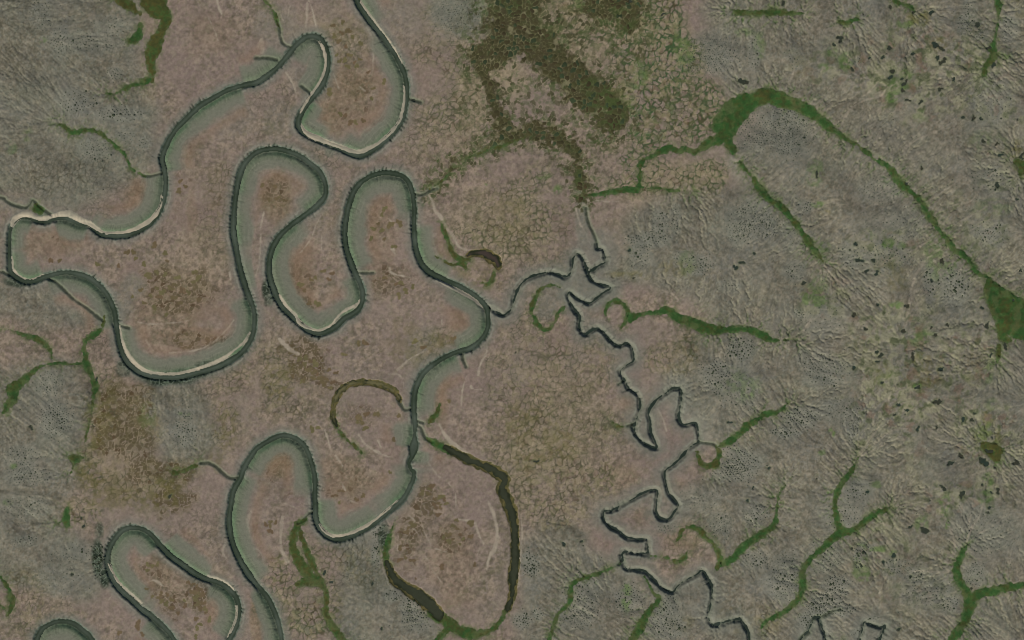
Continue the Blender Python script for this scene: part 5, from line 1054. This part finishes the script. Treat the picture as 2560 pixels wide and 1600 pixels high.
inside = lambda q: -20 < q[0] < 2580 and -20 < q[1] < 1620
for k, q in enumerate(ponds):
    R = int((max(q[2], q[3]) + 10) / D)
    ci, cj = int((q[0] - X0) / D), int((q[1] - Y0) / D)
    box = (max(0, cj - R), min(NY, cj + R), max(0, ci - R), min(NX, ci + R))
    s = np.where(pond_id == k, pond_s, -99)
    on = s > .3
    wl = float(Z[on].mean()) + .45 if on.any() else float(bil(Z, q[0], q[1])) + .45
    tint = hsh(np.array([k]), 410)[0]
    o = from_mask("pond", s, -1.0, lambda sl: np.full(PX[sl].shape, wl, F32), M_POND, lambda sl: mixc((44, 55, 46), (54, 54, 42), tint + .4 * w1[sl]), box=box)
    if o is None:
        continue
    big_ = q[2] * q[3]
    size = "large" if big_ > 70 else "small" if big_ < 18 else "middling"
    shape = "elongated" if max(q[2], q[3]) > 1.55 * min(q[2], q[3]) else "rounded"
    rk_, lm = ranks(ponds)[k] if k == 0 else PR[k]
    if k == 0:
        PR = ranks(ponds)
    tag(o, "%s %s dark pond, %s to %s" % (size, shape, nth(rk_), lm), "pond", "small dark ponds on the tundra")

# grassy banks inside the river bends, one for each bend
off_, runs = 0, []
for pk, p in enumerate(RP):
    cv = curvature(p[:, :2])
    L_ = np.concatenate([[0], np.cumsum(np.hypot(*np.diff(p[:, :2], axis=0).T))])
    sg = np.where(np.abs(cv) > .0016, np.sign(cv), 0)
    k0 = 0
    for k in range(1, len(sg) + 1):
        if k == len(sg) or sg[k] != sg[k0]:
            if sg[k0] != 0 and L_[k - 1] - L_[k0] > 60:
                m_ = (k0 + k) // 2
                runs.append((p[m_, 0], p[m_, 1], pk, sg[k0], L_[k0] + 10000 * pk, L_[k - 1] + 10000 * pk))
            k0 = k
runs = [r for r in runs if inside(r)]
RK = ranks(runs)
for k, (x, y, pk, sgn, s0, s1) in enumerate(runs):
    m_ = np.where((whichr == pk) & (rside == sgn) & (rs > s0 + 3) & (rs < s1 - 3), 1, 0)
    s = np.where(m_ > 0, np.minimum(np.minimum(rb + .2, 19 + w1 * 3 - rb), np.where(bar_all > -1.5, -9, 9)), -9).astype(F32)
    o = from_mask("grassy_bank", s, 0, lambda sl: Z[sl] + .14 * ss(0, 3, s[sl]) - .02, M_SEDGE, lambda sl: A[sl])
    if o:
        tag(o, "green bank inside the bend %s to %s" % (nth(RK[k][0]), RK[k][1]), "river bank", "grassy banks inside the river bends")

# ------------------------------------------------------------------ sedge swales, sand bars, peat patches
for k, ((lab, paths, mv), s) in enumerate(zip(swales, swale_s)):
    own = s
    lump = fbm(PX, PY, 14, 3, 420)
    def col(sl):
        t = np.clip(mv + .5 * lump[sl] + .35 * w2[sl] + .3 * mid[sl], 0, 1)
        c = mixc((46, 74, 34), (72, 70, 34), t)
        e = ss(6, 0, own[sl]) * ss(-.5, .3, N9[sl] + .5 * w2[sl])
        c = c + e[..., None] * .7 * (pal(84, 92, 62) - c)
        g = ss(.25, .7, N9[sl] + .5 * w2[sl])
        c = c + g[..., None] * .45 * (pal(54, 88, 42) - c)
        g2 = ss(.15, .7, -N9[sl] + .6 * w2[sl])
        c = c + g2[..., None] * .4 * (pal(44, 58, 30) - c)
        g3 = ss(.3, .75, -N24[sl] + .4 * N9[sl])
        return c + g3[..., None] * .4 * (pal(88, 92, 58) - c)
    o = from_mask("sedge_swale", s, -2.0, lambda sl: Z[sl] + .55 * ss(-1.5, 2.5, own[sl]) - .22 + .18 * np.clip(N9[sl], -1, 1) * ss(0, 3, own[sl]), M_SEDGE, col)
    tag(o, lab, "sedge swale", "green sedge swales of the tundra")

for k, ((lab, p), s) in enumerate(zip(bars, bar_s)):
    own = s
    o = from_mask("sand_bar", s, -2.0, lambda sl: np.maximum(Z[sl], WATER - .2) + .4 * ss(-1.5, 2, own[sl]) - .15, M_SAND,
                  lambda sl: mixc((158, 148, 126), (134, 130, 112), .4 + .5 * w1[sl] + .2 * mid[sl] + .3 * ss(2, 0, own[sl])))
    tag(o, lab, "sand bar")

PK = ranks(peat)
for k, q in enumerate(peat):
    R = int((max(q[2], q[3]) + 8) / D) + 1
    ci, cj = int((q[0] - X0) / D), int((q[1] - Y0) / D)
    box = (max(0, cj - R), min(NY, cj + R), max(0, ci - R), min(NX, ci + R))
    s = np.where(peat_id == k, peat_s, -99)
    h = hsh(np.array([k, k + 500]), 430)
    o = from_mask("peat_patch", s, -.9, lambda sl: Z[sl] + .32 * ss(-.8, 1.2, s[sl]) - .1, M_PEAT,
                  lambda sl: mixc((94, 78, 57), (94, 88, 58), h[0] * 1.1 + .3 * w1[sl]) * (1 + .22 * (h[1] - .3)) + .45 * ss(1.0, -.8, s[sl])[..., None] * (A[sl] - pal(86, 74, 50)), box=box)
    if o is None:
        continue
    tone = "olive brown" if h[0] > .6 else "dark brown" if h[1] < .4 else "brown"
    tag(o, "%s peat patch, %s to %s" % (tone, nth(PK[k][0]), PK[k][1]), "peat patch", "brown peat patches of the river plain")

# ------------------------------------------------------------------ dark wet polygons of the brown marsh: pieces of the ground
jj, ii = np.nonzero((marsh_s[::1] > 1))
cand = []
seen = {}
# one polygon per cell of the second crack pattern inside the marsh
lab_key = np.round(idb * 1e6).astype(np.int64)
mk = (marsh_s > 0) & (edge_b > 1.0)
keys = lab_key[mk]
mx, my = PX[mk], PY[mk]
order = np.argsort(keys, kind='stable')
keys, mx, my = keys[order], mx[order], my[order]
cuts = np.nonzero(np.diff(keys))[0] + 1
groups = []
for a_, b_ in zip(np.concatenate([[0], cuts]), np.concatenate([cuts, [len(keys)]])):
    x_, y_ = mx[a_:b_], my[a_:b_]
    # the same hash may occur in two far cells: keep the part round the first vertex
    near_ = np.hypot(x_ - x_[0], y_ - y_[0]) < 16
    if near_.sum() >= 5 and inside((x_[0], y_[0])):
        groups.append((int(near_.sum()), x_[near_], y_[near_]))
groups.sort(key=lambda g: -g[0])
for n, (cnt, x_, y_) in enumerate(groups[:300]):
    cx, cy = float(x_.mean()), float(y_.mean())
    r_ = np.random.default_rng(n)
    th = np.arctan2(y_ - cy, x_ - cx)
    rr = np.hypot(x_ - cx, y_ - cy)
    K = 9
    rad = np.array([max(1.6, rr[np.abs(((th - t + math.pi) % (2 * math.pi)) - math.pi) < .5].max(initial=1.6)) for t in np.arange(K) * 2 * math.pi / K])
    tt = np.arange(K) * 2 * math.pi / K
    zc = float(bil(Z, cx, cy))
    ox_, oy_ = cx + rad * np.cos(tt), cy + rad * np.sin(tt)
    mx_, my_ = cx + .72 * rad * np.cos(tt), cy + .72 * rad * np.sin(tt)
    V = np.vstack([W([cx], [cy], [zc + .42]), W(mx_, my_, bil(Z, mx_, my_) + .38), W(ox_, oy_, bil(Z, ox_, oy_) - .15)])
    Fc = []
    for i in range(K):
        j = (i + 1) % K
        Fc += [(0, 1 + j, 1 + i), (1 + i, 1 + j, 1 + K + j), (1 + i, 1 + K + j, 1 + K + i)]
    u = r_.uniform()
    base = mixc((58, 51, 31), (60, 62, 34), np.array([u]))[0] if u < .8 else pal(48, 58, 36)
    o = link("polygon_mat", V, np.array(Fc), M_PEAT, np.repeat((base * r_.uniform(.85, 1.3))[None], len(V), 0), ground)

# ------------------------------------------------------------------ dwarf shrubs: the dark dots
def dome(kind):
    r_ = np.random.default_rng(900 + kind)
    K = 7
    t = np.arange(K) * 2 * math.pi / K + r_.uniform(0, 1)
    V = [(0, 0, .8)]
    for rr, zz in ((.55, .66), (1.0, -.18)):
        for q in t:
            k_ = rr * r_.uniform(.75, 1.25)
            V.append((k_ * math.cos(q), k_ * math.sin(q), zz * r_.uniform(.8, 1.1)))
    Fc = []
    for i in range(K):
        j = (i + 1) % K
        Fc += [(0, 1 + i, 1 + j), (1 + i, 1 + K + i, 1 + K + j), (1 + i, 1 + K + j, 1 + j)]
    return np.array(V, F32), np.array(Fc, np.int32)
KINDS = [dome(k) for k in range(6)]
shr = []
for n, (cx, cy, rx, ry, gap, size) in enumerate(dots):
    r_ = np.random.default_rng(700 + n)
    rot = r_.uniform(0, 3.14)
    m = int(max(rx, ry) * 1.3 / gap) + 2
    for a_ in range(-m, m + 1):
        for b_ in range(-m, m + 1):
            u, v = (a_ + .5 * (b_ & 1)) * gap + r_.normal(0, .15) * gap, b_ * .87 * gap + r_.normal(0, .15) * gap
            x, y = cx + u * math.cos(rot) - v * math.sin(rot), cy + u * math.sin(rot) + v * math.cos(rot)
            e_ = math.hypot((x - cx) / rx, (y - cy) / ry) + r_.normal(0, .16)
            if e_ > 1 or r_.uniform() < .12:
                continue
            sz = size * .9 * r_.lognormal(0, .26) * (1.12 - .45 * max(0, e_) ** 2)
            shr.append((x, y, sz, n))
# strays over the hills
r_ = np.random.default_rng(77)
xx, yy = r_.uniform(-60, 2620, 9000), r_.uniform(-60, 1660, 9000)
den = bil(hills, xx, yy) * (.35 + .65 * np.clip(bil(mid, xx, yy) + .5, 0, 1))
for x, y, dn, u in zip(xx, yy, den, r_.uniform(0, 1, 9000)):
    if u < dn * .55:
        shr.append((x, y, .9 * r_.lognormal(0, .3), -1))
P_ = np.array([(x, y) for x, y, _, _ in shr])
free = (bil(sw_all, P_[:, 0], P_[:, 1]) < -2) & (bil(pond_s, P_[:, 0], P_[:, 1]) < -1.5) & (bil(np.where(rok, rb, 99), P_[:, 0], P_[:, 1]) > 3) & (bil(lake_all, P_[:, 0], P_[:, 1]) < -4)
shr = [s for s, f in zip(shr, free) if f]
shr.sort(key=lambda q: -q[2])
zs = bil(Z, [q[0] for q in shr], [q[1] for q in shr])
vis = [k for k, q in enumerate(shr) if inside(q) and 6 < q[0] < 2554 and 6 < q[1] < 1594 and q[3] >= 0]
single = set(vis[:300])
shared = {}
SH = [l for l in LM]
for k in sorted(single):
    x, y, sz, n = shr[k]
    kd = k % 6
    if kd not in shared:
        V, Fc = KINDS[kd]
        c = mixc((48, 56, 40), (60, 65, 49), np.array([kd / 6.0]))
        o = link("dwarf_shrub", V, Fc, M_SHRUB, np.repeat(c, len(V), 0))
        shared[kd] = o
    else:
        o = shared[kd].copy()
        C.objects.link(o)
    o.location = W(x, y, float(zs[k]))
    o.scale = (sz, sz * (1 + .25 * math.sin(k * 1.3)), sz * .42)
    o.rotation_euler = (0, 0, k * 2.1)
    lm = min(LM, key=lambda l: math.hypot(l[1] - dots[n][0], l[2] - dots[n][1]))
    tag(o, "dark dwarf shrub in the dotted tundra by %s" % lm[0], "shrub", "dwarf shrubs around %s" % lm[0])
VV, FF, CC, off = [], [], [], 0
for k, (x, y, sz, n) in enumerate(shr):
    if k in single:
        continue
    V, Fc = KINDS[k % 6]
    t = k * 2.1
    R_ = np.array([[math.cos(t), -math.sin(t), 0], [math.sin(t), math.cos(t), 0], [0, 0, 1]])
    VV.append((V * (sz, sz * (1 + .25 * math.sin(k * 1.3)), sz * .42)) @ R_.T + W(x, y, float(zs[k])))
    FF.append(Fc + off)
    off += len(V)
    h = random.random()
    CC.append(np.repeat(mixc((56, 62, 48), (96, 97, 82), np.array([h])), len(V), 0))
o = link("dwarf_shrubs", np.vstack(VV), np.vstack(FF), M_SHRUB, np.vstack(CC))
tag(o, "countless small dark shrubs dotting the grey hill slopes", None, None, "stuff")
print("shrubs", len(shr), "marsh polygons", len(groups), "ponds", len(ponds), "peat", len(peat))
